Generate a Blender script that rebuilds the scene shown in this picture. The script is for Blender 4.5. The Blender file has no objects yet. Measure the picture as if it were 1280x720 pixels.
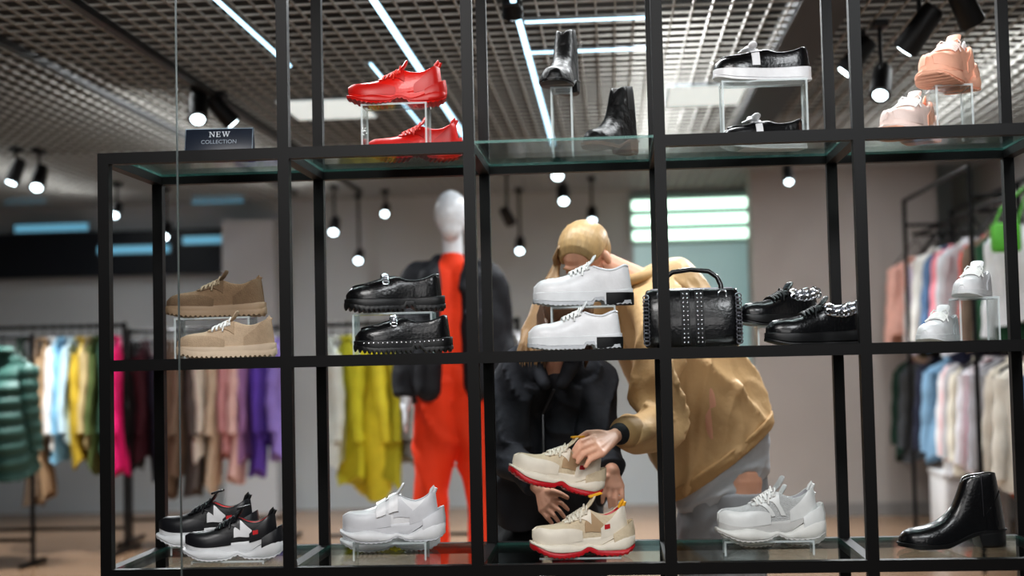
import bpy, bmesh, math, random
from mathutils import Vector, Matrix
random.seed(11)
sc = bpy.context.scene; C = sc.collection
PI = math.pi; rad = math.radians
V = Vector
# ------------------------------------------------------------------ camera
F = 50/36*1280; CAMH = 1.25; r_ = rad(1.3)
u_ = 125*math.cos(r_)-87*math.sin(r_); v_ = 87*math.cos(r_)+125*math.sin(r_)
p_ = math.atan(v_/F); a_ = math.atan(u_*math.cos(p_)/F)
fwd = V((-math.sin(a_)*math.cos(p_), math.cos(a_)*math.cos(p_), math.sin(p_)))
rt0 = V((math.cos(a_), math.sin(a_), 0)); up0 = rt0.cross(fwd)
rt = rt0*math.cos(r_)-up0*math.sin(r_); up = up0*math.cos(r_)+rt0*math.sin(r_)
CAM = V((0, 0, CAMH))
def ray(px, py): return fwd+rt*((px-640)/F)-up*((py-360)/F)
def at(px, py, Y):
    d = ray(px, py); return CAM+d*(Y/d.y)
cd = bpy.data.cameras.new('camera'); cam = bpy.data.objects.new('camera', cd); C.objects.link(cam)
cd.lens = 50; cd.sensor_width = 36
cam.matrix_world = Matrix(((rt.x, up.x, -fwd.x, 0), (rt.y, up.y, -fwd.y, 0), (rt.z, up.z, -fwd.z, CAMH), (0, 0, 0, 1)))
cd.dof.use_dof = True; cd.dof.focus_distance = 4.3; cd.dof.aperture_fstop = 1.4
sc.camera = cam
sc.view_settings.view_transform = 'Standard'
try: sc.view_settings.look = 'Medium High Contrast'
except Exception: pass
# ------------------------------------------------------------------ materials
def lin(c):
    def f(x):
        x /= 255.0
        return x/12.92 if x <= .04045 else ((x+.055)/1.055)**2.4
    return (f(c[0]), f(c[1]), f(c[2]), 1)
MATS = {}
def mat(name, col=(0,0,0), rough=.5, metal=0, var=.12, scale=30, bump=0.0, coat=0, bscale=None, emit=0, stretch=None, bdist=.004, spec=.5):
    if name in MATS: return MATS[name]
    m = bpy.data.materials.new(name); m.use_nodes = True; n = m.node_tree; b = n.nodes['Principled BSDF']
    tc = n.nodes.new('ShaderNodeTexCoord'); ns = n.nodes.new('ShaderNodeTexNoise'); ns.inputs['Scale'].default_value = scale
    ns.inputs['Detail'].default_value = 3
    src = tc.outputs['Object']
    if stretch:
        mp = n.nodes.new('ShaderNodeMapping'); mp.inputs['Scale'].default_value = stretch
        n.links.new(src, mp.inputs[0]); src = mp.outputs[0]
    n.links.new(src, ns.inputs['Vector'])
    mx = n.nodes.new('ShaderNodeMix'); mx.data_type = 'RGBA'
    l = lin(col)
    mx.inputs[6].default_value = tuple(max(0, x*(1-var)) for x in l[:3])+(1,)
    mx.inputs[7].default_value = tuple(min(1, x*(1+var)+var*.004) for x in l[:3])+(1,)
    n.links.new(ns.outputs['Fac'], mx.inputs[0]); n.links.new(mx.outputs[2], b.inputs['Base Color'])
    b.inputs['Roughness'].default_value = rough; b.inputs['Metallic'].default_value = metal; b.inputs['Specular IOR Level'].default_value = spec
    if coat: b.inputs['Coat Weight'].default_value = coat
    if emit:
        n.links.new(mx.outputs[2], b.inputs['Emission Color']); b.inputs['Emission Strength'].default_value = emit
    if bump:
        n2 = n.nodes.new('ShaderNodeTexNoise'); n2.inputs['Scale'].default_value = bscale or scale*4
        n.links.new(src, n2.inputs['Vector'])
        bp = n.nodes.new('ShaderNodeBump'); bp.inputs['Strength'].default_value = bump; bp.inputs['Distance'].default_value = bdist
        n.links.new(n2.outputs['Fac'], bp.inputs['Height']); n.links.new(bp.outputs[0], b.inputs['Normal'])
    MATS[name] = m; return m
def glassmat(name, tint, gl=.08, k=.35):
    m = bpy.data.materials.new(name); m.use_nodes = True; n = m.node_tree
    n.nodes.remove(n.nodes['Principled BSDF']); out = n.nodes['Material Output']
    t = n.nodes.new('ShaderNodeBsdfTransparent'); t.inputs[0].default_value = lin(tint)
    g = n.nodes.new('ShaderNodeBsdfGlossy'); g.inputs['Roughness'].default_value = .03
    lw = n.nodes.new('ShaderNodeLayerWeight'); lw.inputs[0].default_value = .3
    ma = n.nodes.new('ShaderNodeMath'); ma.operation = 'MULTIPLY_ADD'; ma.inputs[1].default_value = k; ma.inputs[2].default_value = gl
    n.links.new(lw.outputs['Fresnel'], ma.inputs[0])
    mx = n.nodes.new('ShaderNodeMixShader'); n.links.new(ma.outputs[0], mx.inputs[0]); n.links.new(t.outputs[0], mx.inputs[1]); n.links.new(g.outputs[0], mx.inputs[2])
    n.links.new(mx.outputs[0], out.inputs[0]); return m
def edgemat(name, col, op):
    m = mat(name, col, .15, var=.05); b = m.node_tree.nodes['Principled BSDF']; b.inputs['Alpha'].default_value = op; return m
M_acr = glassmat('acrylic', (248, 251, 251), .05, .3); M_acre = edgemat('acrylic_edge', (228, 238, 240), .55)
M_gls = glassmat('shelf_glass', (240, 247, 246), .04, .4); M_glse = edgemat('glass_edge', (88, 142, 134), .6)
# ------------------------------------------------------------------ mesh helper
class MB:
    def __init__(s): s.bm = bmesh.new()
    def box(s, x0, x1, y0, y1, z0, z1, bev=0, M=None, mi=0):
        bm = s.bm
        vs = [bm.verts.new(p) for p in ((x0,y0,z0),(x1,y0,z0),(x1,y1,z0),(x0,y1,z0),(x0,y0,z1),(x1,y0,z1),(x1,y1,z1),(x0,y1,z1))]
        fs = [bm.faces.new([vs[i] for i in q]) for q in ((3,2,1,0),(4,5,6,7),(0,1,5,4),(1,2,6,5),(2,3,7,6),(3,0,4,7))]
        for f in fs: f.material_index = mi
        if bev:
            es = list({e for f in fs for e in f.edges})
            r = bmesh.ops.bevel(bm, geom=es, offset=bev, segments=2, affect='EDGES', profile=.5)
            vs = list({v for v in vs if v.is_valid} | set(r['verts']))
        if M is not None:
            for v in vs: v.co = M @ v.co
        return fs
    def loft(s, rings, caps=True, closed=True, mi=None):
        bm = s.bm; R = [[bm.verts.new(p) for p in r] for r in rings]; n = len(R[0])
        for i in range(len(R)-1):
            for j in range(n if closed else n-1):
                k = (j+1) % n
                f = bm.faces.new((R[i][j], R[i][k], R[i+1][k], R[i+1][j]))
                if mi: f.material_index = mi(i, j)
        if caps:
            bm.faces.new(R[0][::-1]); bm.faces.new(R[-1])
    def tube(s, pts, r, seg=8, closed=False):
        pts = [V(p) for p in pts]; n = len(pts); rings = []
        rr = r if isinstance(r, (list, tuple)) else [r]*n
        ref = None
        for i, p in enumerate(pts):
            if closed: t = pts[(i+1) % n]-pts[i-1]
            else: t = pts[min(i+1, n-1)]-pts[max(i-1, 0)]
            t.normalize()
            if ref is None:
                ref = V((0, 0, 1)) if abs(t.z) < .9 else V((1, 0, 0))
            a = (ref-t*ref.dot(t)).normalized(); b = t.cross(a); ref = a
            rings.append([p+(a*math.cos(2*PI*k/seg)+b*math.sin(2*PI*k/seg))*rr[i] for k in range(seg)])
        if closed: s.loft(rings+[rings[0]], caps=False)
        else: s.loft(rings)
    def ball(s, c, r, seg=12, M=None):
        c = V(c); R3 = (M or Matrix()).to_3x3(); r = V(r) if isinstance(r, (tuple, list)) else V((r, r, r))
        n = max(5, seg//2); bm = s.bm
        P = lambda x, y, z: bm.verts.new(c+R3 @ V((x*r.x, y*r.y, z*r.z)))
        t = P(0, 0, 1); b = P(0, 0, -1); R = []
        for i in range(1, n):
            a = PI*i/n; R.append([P(math.sin(a)*math.cos(2*PI*k/seg), math.sin(a)*math.sin(2*PI*k/seg), math.cos(a)) for k in range(seg)])
        for k in range(seg):
            q = (k+1) % seg
            bm.faces.new((t, R[0][k], R[0][q])); bm.faces.new((b, R[-1][q], R[-1][k]))
            for i in range(n-2): bm.faces.new((R[i][k], R[i+1][k], R[i+1][q], R[i][q]))
    def cyl(s, a, b, ra, rb=None, seg=16): s.tube([a, b], [ra, ra if rb is None else rb], seg)
    def build(s, name, m, parent=None, smooth=True, world=False, weld=0, ang=40):
        bm = s.bm
        if weld: bmesh.ops.remove_doubles(bm, verts=bm.verts, dist=weld)
        bmesh.ops.recalc_face_normals(bm, faces=bm.faces)
        if world and parent: bmesh.ops.translate(bm, verts=bm.verts, vec=-V(parent.location))
        me = bpy.data.meshes.new(name); bm.to_mesh(me); bm.free()
        for x in (m if isinstance(m, (list, tuple)) else [m]): me.materials.append(x)
        if smooth:
            me.shade_smooth()
            try: me.set_sharp_from_angle(angle=rad(ang))
            except Exception: pass
        o = bpy.data.objects.new(name, me); C.objects.link(o)
        if parent: o.parent = parent
        return o
def tag(o, label, cat, group=None):
    o['label'] = label; o['category'] = cat
    if group: o['group'] = group
    return o
def thing(name, label, cat, loc=(0,0,0), group=None, R=None):
    o = bpy.data.objects.new(name, None); C.objects.link(o); o.location = loc; o.empty_display_size = .05
    if R is not None: o.rotation_euler = R.to_euler()
    return tag(o, label, cat, group)
def struct(name, mb, m, smooth=False):
    o = mb.build(name, m, smooth=smooth); o['kind'] = 'structure'; return o
class Blob(MB):
    def cap(s, a, b, ra, rb):
        a, b = V(a), V(b)
        s.ball(a, ra, 16); s.ball(b, rb, 16)
        if (a-b).length > 1e-4: s.tube([a, b], [ra, rb], 16)
    def path(s, pr):
        for (a, ra), (b, rb) in zip(pr, pr[1:]): s.cap(a, b, ra, rb)
    def lock(s, pr): s.tube([p for p, r in pr], [r for p, r in pr], 8)
    def fuse(s, name, m, parent, vox=.006, sm=4, disp=0, dscale=.15):
        o = s.build(name, m, None, smooth=False)
        r = o.modifiers.new('r', 'REMESH'); r.mode = 'VOXEL'; r.voxel_size = vox
        if sm: k = o.modifiers.new('s', 'SMOOTH'); k.iterations = sm; k.factor = .5
        if disp:
            tx = bpy.data.textures.new('folds', 'CLOUDS'); tx.noise_scale = dscale; tx.noise_depth = 1
            d = o.modifiers.new('d', 'DISPLACE'); d.texture = tx; d.strength = disp; d.mid_level = .5; d.texture_coords = 'LOCAL'
        bpy.context.view_layer.update()
        me = bpy.data.meshes.new_from_object(o.evaluated_get(bpy.context.evaluated_depsgraph_get()))
        o.modifiers.clear(); old = o.data; o.data = me; bpy.data.meshes.remove(old); me.name = name
        me.transform(Matrix.Translation(-V(parent.location))); me.shade_smooth()
        if not me.materials: me.materials.append(m)
        o.parent = parent; return o
def interp(p, t):
    if t <= p[0][0]: return p[0][1]
    n = len(p)
    for i in range(n-1):
        x0, y0 = p[i]; x1, y1 = p[i+1]
        if t <= x1:
            def sl(k):
                a, b = max(k-1, 0), min(k+1, n-1); return (p[b][1]-p[a][1])/(p[b][0]-p[a][0])
            h = x1-x0; u = (t-x0)/h; m0 = sl(i)*h; m1 = sl(i+1)*h
            return (2*u**3-3*u*u+1)*y0+(u**3-2*u*u+u)*m0+(-2*u**3+3*u*u)*y1+(u**3-u*u)*m1
    return p[-1][1]
def lerp(p, t):
    if t <= p[0][0]: return p[0][1]
    for (x0, y0), (x1, y1) in zip(p, p[1:]):
        if t <= x1: return y0+(y1-y0)*(t-x0)/(x1-x0)
    return p[-1][1]
# ------------------------------------------------------------------ the room
CZ = 2.68; YB = 12.2
def woodfloor():
    m = mat('floor_wood', (140, 114, 92), .25, var=.1, scale=4); n = m.node_tree; b = n.nodes['Principled BSDF']
    br = n.nodes.new('ShaderNodeTexBrick'); tc = n.nodes.new('ShaderNodeTexCoord'); n.links.new(tc.outputs['Object'], br.inputs['Vector'])
    br.inputs['Color1'].default_value = lin((142,115,92)); br.inputs['Color2'].default_value = lin((124,100,80)); br.inputs['Mortar'].default_value = lin((90,74,60))
    br.inputs['Scale'].default_value = 1; br.inputs['Brick Width'].default_value = 1.2; br.inputs['Row Height'].default_value = .18; br.inputs['Mortar Size'].default_value = .004
    n.links.new(br.outputs['Color'], b.inputs['Base Color']); return m
M_wall = mat('wall_paint', (194, 201, 204), .7, var=.04, scale=3)
mb = MB(); mb.box(-5.7, 3.0, -1.5, YB+.1, -.1, 0); struct('floor', mb, woodfloor())
mb = MB(); mb.box(-5.7, 3.0, YB, YB+.1, 0, 3.2); struct('wall_back', mb, M_wall)
mb = MB(); mb.box(-5.8, -5.6, 3.2, YB, 0, 3.2); struct('wall_left', mb, mat('wall_grey', (108, 112, 116), .7, var=.05, scale=3))
mb = MB(); mb.box(2.9, 3.0, 3.2, YB, 0, 3.2); struct('wall_right', mb, mat('wall_grey_right', (172, 170, 168), .7, var=.05, scale=3))
xa, xb = at(944, 440, 11.1).x, at(1178, 440, 11.1).x
mb = MB(); mb.box(xa, xb, 11.1, 11.4, 0, 3.1); struct('wall_center', mb, mat('wall_column', (172, 166, 162), .65, var=.04, scale=3))
mb = MB(); mb.box(xa-.004, xb+.004, 11.085, 11.1, 0, .1); struct('baseboard_center', mb, mat('base', (140, 138, 136), .5))
mb = MB(); mb.box(-5.7, 3.0, 3.2, YB, 3.15, 3.2); struct('ceiling', mb, mat('plenum', (36, 35, 35), .9, scale=2))
mb = MB()
x = -5.55
while x < 2.9:
    mb.box(x-.003, x+.003, 3.3, YB, CZ, CZ+.012); x += .08
y = 3.3
while y < YB:
    mb.box(-5.6, 2.9, y-.0048, y+.0048, CZ+.001, CZ+.010); y += .125
struct('ceiling', mb, mat('grid', (150, 148, 142), .5, var=.05, scale=2))
mb = MB(); mb.box(.8, 1.02, 4.2, 9.6, CZ-.02, CZ+.1); struct('trim_1', mb, mat('black_channel', (20, 20, 22), .5))
mb = MB(); mb.box(-5.6, at(292, 320, YB).x, YB-.12, YB, at(100, 347, YB).z, at(100, 292, YB).z); struct('trim_2', mb, mat('dark_header', (32, 37, 44), .35))
px0 = at(225, 450, 3.95)
mb = MB(); mb.box(px0.x-.0015, px0.x+.0015, 3.94, 3.95, 0, CZ); struct('trim_3', mb, mat('seam', (84, 92, 92), .3))
mb = MB(); mb.box(at(288, 400, YB).x, at(352, 400, YB).x, YB-.25, YB-.01, 0, 2.5); struct('wall_niche', mb, mat('wall_light', (200, 203, 206), .6, var=.03))
w0, w1 = at(792, 306, YB-.02), at(938, 440, YB-.02)
mb = MB(); mb.box(w0.x, w1.x, YB-.02, YB-.001, .9, w0.z); struct('glow_panel_1', mb, mat('pale_cyan_glow', (172, 204, 206), .2, var=.03, scale=2, emit=.3))  # emissive panel added to give the back wall its pale glow
# ------------------------------------------------------------------ lamps
M_blk = mat('black_metal', (7, 7, 8), .5, 0, var=.1, spec=.3)
M_spot = mat('spot_black', (10, 10, 12), .5)
M_emit = mat('lamp_glow', (228, 248, 255), .5, var=0, emit=8)
M_lin = mat('linear_glow', (190, 232, 255), .5, var=0, emit=2.4)
M_lin2 = mat('panel_glow', (214, 246, 228), .5, var=0, emit=2.4)
M_pan = mat('reflection_panel_glow', (222, 232, 232), .5, var=0, emit=.6)
M_str = mat('blue_reflection_glow', (120, 186, 214), .5, var=0, emit=.5)
M_alu = mat('alu', (150,156,160), .35, .6)
def linear(X, y0, y1, label, w=.035, X1=None):
    t = thing('linear_ceiling_light', label, 'ceiling light', (X, (y0+y1)/2, CZ-.02), 'linear lights along the ceiling')
    if X1 is None: b = (X-w, X+w, y0, y1)
    else: b = (X, X1, y0-w, y0+w)
    m = MB(); m.box(*b, CZ-.012, CZ-.001); m.build('housing', M_alu, t, False, True)
    m = MB(); m.box(b[0]+.003, b[1]-.003, b[2]+.003, b[3]-.003, CZ-.02, CZ-.012); m.build('diffuser', M_lin, t, False, True)
def lx(px): return (px-765)/447*(CZ-CAMH)
linear(lx(486), 5.2, 9.6, 'long white linear light running back left of the boots, above the red sneakers', .016)
linear(lx(655), 5.2, 9.4, 'white linear light running back beside the tall black boot', .014)
linear(lx(300), 5.0, 6.6, 'short white linear light near the upper left corner', .010)
linear(lx(420), 6.6, 9.4, 'thin white linear light between the second tall post and the red sneakers', .007)
linear(at(655, 14, 5.9).x, 5.9, 5.9, 'short crosswise linear light at the top edge over the boots', .010, at(812, 10, 5.9).x)
linear(at(655, 50, 6.5).x, 6.5, 6.5, 'crosswise linear light second from the top edge over the boots', .007, at(812, 50, 6.5).x)
for (xl, xr, py, lab) in ((356, 464, 138, 'pale glowing panel standing in for a reflected streak behind the red sneakers'), (832, 930, 121, 'pale glowing panel imitating a glass reflection left of the bow loafer')):  # panels added to stand in for streaks reflected in the storefront glass
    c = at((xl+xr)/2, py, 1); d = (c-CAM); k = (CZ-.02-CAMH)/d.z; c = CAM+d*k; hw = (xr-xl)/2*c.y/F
    t = thing('reflection_panel', lab, 'ceiling light', (c.x, c.y, CZ-.02), 'pale panels imitating glass reflections')
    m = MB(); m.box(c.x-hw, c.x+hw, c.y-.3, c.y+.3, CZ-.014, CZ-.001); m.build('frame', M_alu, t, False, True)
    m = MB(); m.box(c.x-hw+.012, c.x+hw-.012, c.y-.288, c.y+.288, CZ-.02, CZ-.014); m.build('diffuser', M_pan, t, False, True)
for (xl, xr, py, Y, lab) in ((18, 112, 285, YB-.13, 'pale blue strip imitating a glass reflection along the top of the dark wall band, far left'), (122, 214, 312, YB-.13, 'pale blue strip imitating a glass reflection across the middle of the dark wall band'), (240, 306, 249, YB-.02, 'pale blue strip imitating a glass reflection above the right end of the dark band'), (6, 60, 252, YB-.02, 'pale blue strip imitating a glass reflection above the left end of the dark band'), (228, 290, 300, YB-.13, 'pale blue strip imitating a glass reflection at the right end of the dark wall band')):  # glowing strips added to imitate pale blue reflections in the storefront glass
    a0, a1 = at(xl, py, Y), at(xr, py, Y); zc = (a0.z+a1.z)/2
    t = thing('reflection_strip', lab, 'reflection strip', ((a0.x+a1.x)/2, Y, zc), 'blue strips imitating reflections before the left back wall')
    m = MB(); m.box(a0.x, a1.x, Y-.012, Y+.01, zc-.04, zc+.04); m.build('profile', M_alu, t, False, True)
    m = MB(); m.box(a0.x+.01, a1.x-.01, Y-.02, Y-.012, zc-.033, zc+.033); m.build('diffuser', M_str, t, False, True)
def track(X, y0, y1, label):
    t = thing('light_track', label, 'light track', (X, (y0+y1)/2, CZ-.03), 'spotlight tracks')
    m = MB(); m.box(X-.018, X+.018, y0, y1, CZ-.032, CZ-.001); m.build('rail', mat('track', (50, 50, 52), .4, .4), t, False, True)
    m = MB(); m.box(X-.022, X+.022, y0-.03, y0, CZ-.036, CZ-.001); m.build('end_cap', M_spot, t, False, True)
    m = MB(); m.box(X-.022, X+.022, y1, y1+.03, CZ-.036, CZ-.001); m.build('end_cap', M_spot, t, False, True)
track(lx(130), 4.8, 11.5, 'dark spotlight track on the left ceiling, nearer the centre')
track(lx(-40), 4.8, 11.5, 'dark spotlight track on the far left of the ceiling')
def spot(px, py, Y, label, aim=(.1,-.5,-.8), r=.05, ln=.17, power=0):
    r *= .86; ln *= .9
    c = at(px, py, Y); a = V(aim).normalized()
    t = thing('track_spotlight', label, 'spotlight', c, 'ceiling spotlights')
    m = MB(); m.cyl(c, (c.x, c.y, CZ), .01, seg=8); m.build('stem', M_spot, t, True, True)
    m = MB(); m.box(c.x-.03, c.x+.03, c.y-.05, c.y+.05, CZ-.03, CZ-.002, .004); m.build('adapter', M_spot, t, True, True)
    m = MB(); m.tube([c-a*ln*.5, c-a*ln*.42, c+a*ln*.1, c+a*ln*.5], [r*.7, r*.85, r*.95, r], 20); m.build('housing', M_spot, t, True, True)
    m = MB(); m.tube([c+a*ln*.5, c+a*(ln*.5+.006)], [r*.66, r*.6], 20); m.build('lens', M_emit, t, True, True)
    if power:
        ld = bpy.data.lights.new('lamp', 'SPOT'); ld.energy = power*.62; ld.spot_size = rad(118); ld.spot_blend = .6; ld.shadow_soft_size = .06; ld.color = (.95, .98, 1)
        lo = bpy.data.objects.new('lamp', ld); C.objects.link(lo); lo.location = c+a*(ln*.5+.03)
        lo.rotation_euler = (V((0,.25,1))-a*.4).to_track_quat('Z', 'Y').to_euler()
SP = [(248, 132, 7.1, 'large black spotlight above the black card sign, pointing down at the left', (.12,-.55,-.8), .06, .22, 240),
 (276, 138, 7.25, 'black spotlight just right of the large lit one above the sign', (.5,.3,-.6), .055, .2, 0),
 (20, 214, 8.8, 'black spotlight at the left edge, leftmost of the ceiling spots', (-.3,-.2,-.9), .055, .18, 240),
 (49, 222, 8.9, 'lit black spotlight beside the leftmost ceiling spot', (.05,-.6,-.8), .06, .2, 240),
 (640, 0, 5.6, 'black spotlight cut by the top edge beside the centre posts', (0,.5,-.8), .05, .16, 0),
 (1102, 102, 6.2, 'lit black spotlight between the white loafer and the peach sneakers', (-.2,-.6,-.75), .055, .2, 210),
 (1072, 70, 6.4, 'dark spotlight behind the right tall post, under the black channel', (-.6,.1,-.7), .055, .2, 0),
 (1150, 36, 5.6, 'dark spotlight above the peach sneaker', (-.5,.35,-.7), .06, .22, 0),
 (1205, 6, 5.5, 'dark spotlight at the top edge, furthest right of the ceiling spots', (.4,.35,-.7), .06, .18, 0),
 (418, 282, 11.2, 'small lit spotlight right of the second tall post, above the loafers', (0,-.6,-.7), .055, .17, 170),
 (449, 320, 11.9, 'small lit spotlight lowest and left of the mannequin', (0,-.7,-.6), .05, .15, 0),
 (208, 288, 11.0, 'small lit spotlight over the left clothes rails', (0,-.6,-.7), .05, .16, 240),
 (146, 262, 10.6, 'small lit spotlight behind the left end post of the rack', (0,-.6,-.7), .045, .14, 0),
 (482, 262, 11.6, 'small lit spotlight up left of the mannequin head', (0,-.7,-.6), .045, .14, 0),
 (650, 306, 11.8, 'small lit spotlight between the mannequin head and the blond person', (0,-.65,-.7), .05, .17, 0),
 (634, 270, 10.6, 'unlit small spotlight right of the mannequin head', (.3,.5,-.6), .05, .16, 0),
 (704, 242, 10.2, 'lit spotlight hanging under the boots, above the blond head', (.05,-.6,-.7), .055, .18, 260),
 (740, 268, 11.2, 'lit spotlight just above the blond head, on its right', (.0,-.6,-.7), .05, .16, 280),
 (697, 210, 9.4, 'bright spotlight directly beneath the boot riser', (.0,-.6,-.7), .06, .18, 240),
 (985, 218, 9.8, 'small lit spotlight under the bow loafers, above the grey wall', (.0,-.5,-.75), .045, .15, 160)]
for a in SP: spot(*a)
q0, q1 = at(790, 247, YB-.1), at(940, 300, YB-.1)
t = thing('wall_light_box', 'glowing light box with three horizontal tubes high on the back wall', 'light box', ((q0.x+q1.x)/2, YB-.05, q1.z))
m = MB(); m.box(q0.x-.02, q1.x+.02, YB-.06, YB-.001, q1.z-.01, q0.z+.02); m.build('housing', mat('box_grey', (130, 146, 142), .5), t, False, True)
for k in range(3):
    zc = q1.z+(q0.z-q1.z)*(k+.5)/3
    m = MB(); m.box(q0.x, q1.x, YB-.09, YB-.06, zc-.038, zc+.038, .008); m.build('tube', M_lin2, t, False, True)
def area(loc, target, sx, sy, e, col=(1,1,1)):
    ld = bpy.data.lights.new('area_lamp', 'AREA'); ld.shape = 'RECTANGLE'; ld.size = sx; ld.size_y = sy; ld.energy = e; ld.color = col
    o = bpy.data.objects.new('area_lamp', ld); C.objects.link(o); o.location = loc
    o.rotation_euler = (V(target)-V(loc)).to_track_quat('-Z', 'Y').to_euler()
area((-.9, 1.4, 3.1), (-.6, 4.3, 1.2), 1.8, .5, 58, (1, .98, .96))
area((1.4, 1.6, 3.1), (.6, 4.3, 1.2), 1.2, .5, 40, (.95, .98, 1))
area((.2, -1.2, 2.3), (.1, 4.6, .8), 3, .9, 36, (1, .98, .97))  # added fill lamp behind the camera, lighting the rack from the front
area((-.2, 4.7, 2.64), (-.2, 4.45, 1), 2.6, .25, 42, (.96, .99, 1))
for X, e, y in ((-4.2, 24, 9.2), (-2.45, 28, 9.0), (.3, 80, 7.8), (1.9, 48, 8.2)):  # lamps added above the grid to brighten the store behind the rack
    area((X, y, 2.86), (X, y, 0), .16, 4.0, e, (.95, .98, 1))
w = bpy.data.worlds.new('world'); sc.world = w; w.use_nodes = True
w.node_tree.nodes['Background'].inputs[0].default_value = (.6, .7, .78, 1); w.node_tree.nodes['Background'].inputs[1].default_value = .06
# ------------------------------------------------------------------ display rack
D = 4.1; DR = 4.6; HW = .0165
fx = [at(px, 450, D).x for px in (133, 359, 592, 832, 1082, 1332)]
zB = at(600, 713, D).z; zM = at(600, 447, D).z; zT = at(600, 184, D).z
rack = thing('display_rack', 'tall black metal display rack of square tubes holding all the shoes', 'display rack', ((fx[0]+fx[-1])/2, (D+DR)/2, 0))
for i, X in enumerate(fx):
    for Y in (D, DR):
        m = MB(); m.box(X-HW, X+HW, Y-HW, Y+HW, 0, zT+HW if i == 0 else CZ-.002); m.build('post', M_blk, rack, False, True)
for lv, z in enumerate((zB, zM, zT)):
    for i in range(5):
        for Y in (D, DR):
            if lv == 2 and i == 2 and Y == D: continue
            m = MB(); m.box(fx[i]+HW, fx[i+1]-HW, Y-HW, Y+HW, z-HW, z+HW); m.build('rail', M_blk, rack, False, True)
    for X in fx:
        m = MB(); m.box(X-HW, X+HW, D+HW, DR-HW, z-HW, z+HW); m.build('side_rail', M_blk, rack, False, True)
GT = .008
tops = [z+HW for z in (zB, zM, zT)]
what = [['the black, white and red sneakers', 'the white strap sneakers', 'the beige sneaker with red sole', 'the grey mesh sneakers', 'the black ankle boot at bottom right'],
        ['the taupe suede sneakers', 'the black studded loafers', 'the white lace-up shoes', 'the black handbag and chain shoes', 'the white sneakers at far right'],
        ['the black card sign', 'the red sneakers', 'the pair of black ankle boots', 'the black and white bow loafers', 'the peach sneakers']]
for lv in range(3):
    for i in range(5):
        m = MB(); e = .001; fs = m.box(fx[i]+HW+e, fx[i+1]-HW-e, D+(HW+e if not (lv == 2 and i == 2) else -HW), DR-HW-e, tops[lv]-GT, tops[lv])
        for f in fs[2:]: f.material_index = 1
        o = m.build('glass_shelf', [M_gls, M_glse], None, False)
        tag(o, 'clear glass shelf with green edge under '+what[lv][i], 'glass shelf', 'glass shelves in the display rack')
def riser(c, base, w, d, label):
    t = thing('acrylic_riser', label, 'display riser', (c.x, c.y, base), 'clear acrylic shoe risers'); h = c.z-base; th = .006
    m = MB(); fs = m.box(-w/2, w/2, -d/2, d/2, h-th, h)
    for f in fs[2:]: f.material_index = 1
    m.build('top_plate', [M_acr, M_acre], t, False)
    for s in (-1, 1):
        m = MB(); xx = s*(w/2-th/2); fs = m.box(xx-th/2, xx+th/2, -d/2, d/2, 0, h-th)
        for k in (2, 4): fs[k].material_index = 1
        m.build('leg', [M_acr, M_acre], t, False)
# ------------------------------------------------------------------ shoes
WP = [(0,.010),(.02,.0195),(.06,.029),(.13,.034),(.28,.034),(.45,.037),(.62,.045),(.74,.048),(.84,.045),(.92,.036),(.97,.024),(1,.009)]
PROF = dict(
 low=([(0,.066),(.06,.071),(.2,.06),(.33,.066),(.41,.075),(.5,.069),(.62,.054),(.75,.044),(.86,.039),(.94,.032),(1,.014)],
      [(0,0),(.03,.5),(.08,.72),(.3,.68),(.38,.55),(.43,.3),(.47,0)]),
 high=([(0,.066),(.05,.07),(.13,.062),(.22,.06),(.32,.072),(.41,.086),(.5,.08),(.62,.064),(.75,.052),(.86,.047),(.94,.04),(1,.02)],
      [(0,0),(.03,.42),(.08,.68),(.3,.68),(.38,.55),(.43,.3),(.47,0)]),
 loafer=([(0,.066),(.06,.068),(.2,.056),(.36,.055),(.47,.066),(.56,.068),(.66,.06),(.78,.05),(.88,.042),(.95,.032),(1,.014)],
      [(0,0),(.03,.5),(.08,.74),(.36,.74),(.46,.55),(.5,.3),(.53,0)]),
 boot=([(0,.15),(.05,.152),(.2,.15),(.34,.15),(.385,.146),(.43,.118),(.48,.092),(.55,.074),(.66,.057),(.78,.046),(.88,.039),(.95,.03),(1,.013)],
      [(0,0),(.03,.5),(.08,.76),(.28,.74),(.34,.55),(.37,.3),(.395,0)]))
SOLE = dict(
 flat=([(0,.03),(1,.027)], [(0,.004),(.08,0),(.75,0),(1,.012)]),
 plat=([(0,.044),(.5,.036),(1,.038)], [(0,.004),(.06,0),(.78,0),(1,.013)]),
 sport=([(0,.05),(.12,.045),(.4,.033),(.7,.03),(.9,.033),(1,.042)], [(0,.012),(.09,0),(.34,0),(.42,.012),(.5,.012),(.56,0),(.8,0),(1,.02)]),
 chunk=([(0,.078),(.12,.07),(.3,.056),(.45,.053),(.7,.047),(.88,.049),(1,.06)], [(0,.018),(.1,0),(.34,0),(.44,.012),(.54,0),(.8,0),(1,.026)]),
 lug=([(0,.05),(.3,.044),(1,.042)], [(0,.003),(.3,0),(.31,.013),(.4,.013),(.42,0),(.8,0),(1,.01)]),
 heel=([(0,.05),(.3,.044),(.5,.022),(.65,.014),(1,.02)], [(0,0),(.26,0),(.275,.034),(.4,.022),(.58,.001),(.85,0),(1,.009)]))
M_sil = mat('silver', (224, 225, 230), .2, 1, var=.05)
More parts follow.
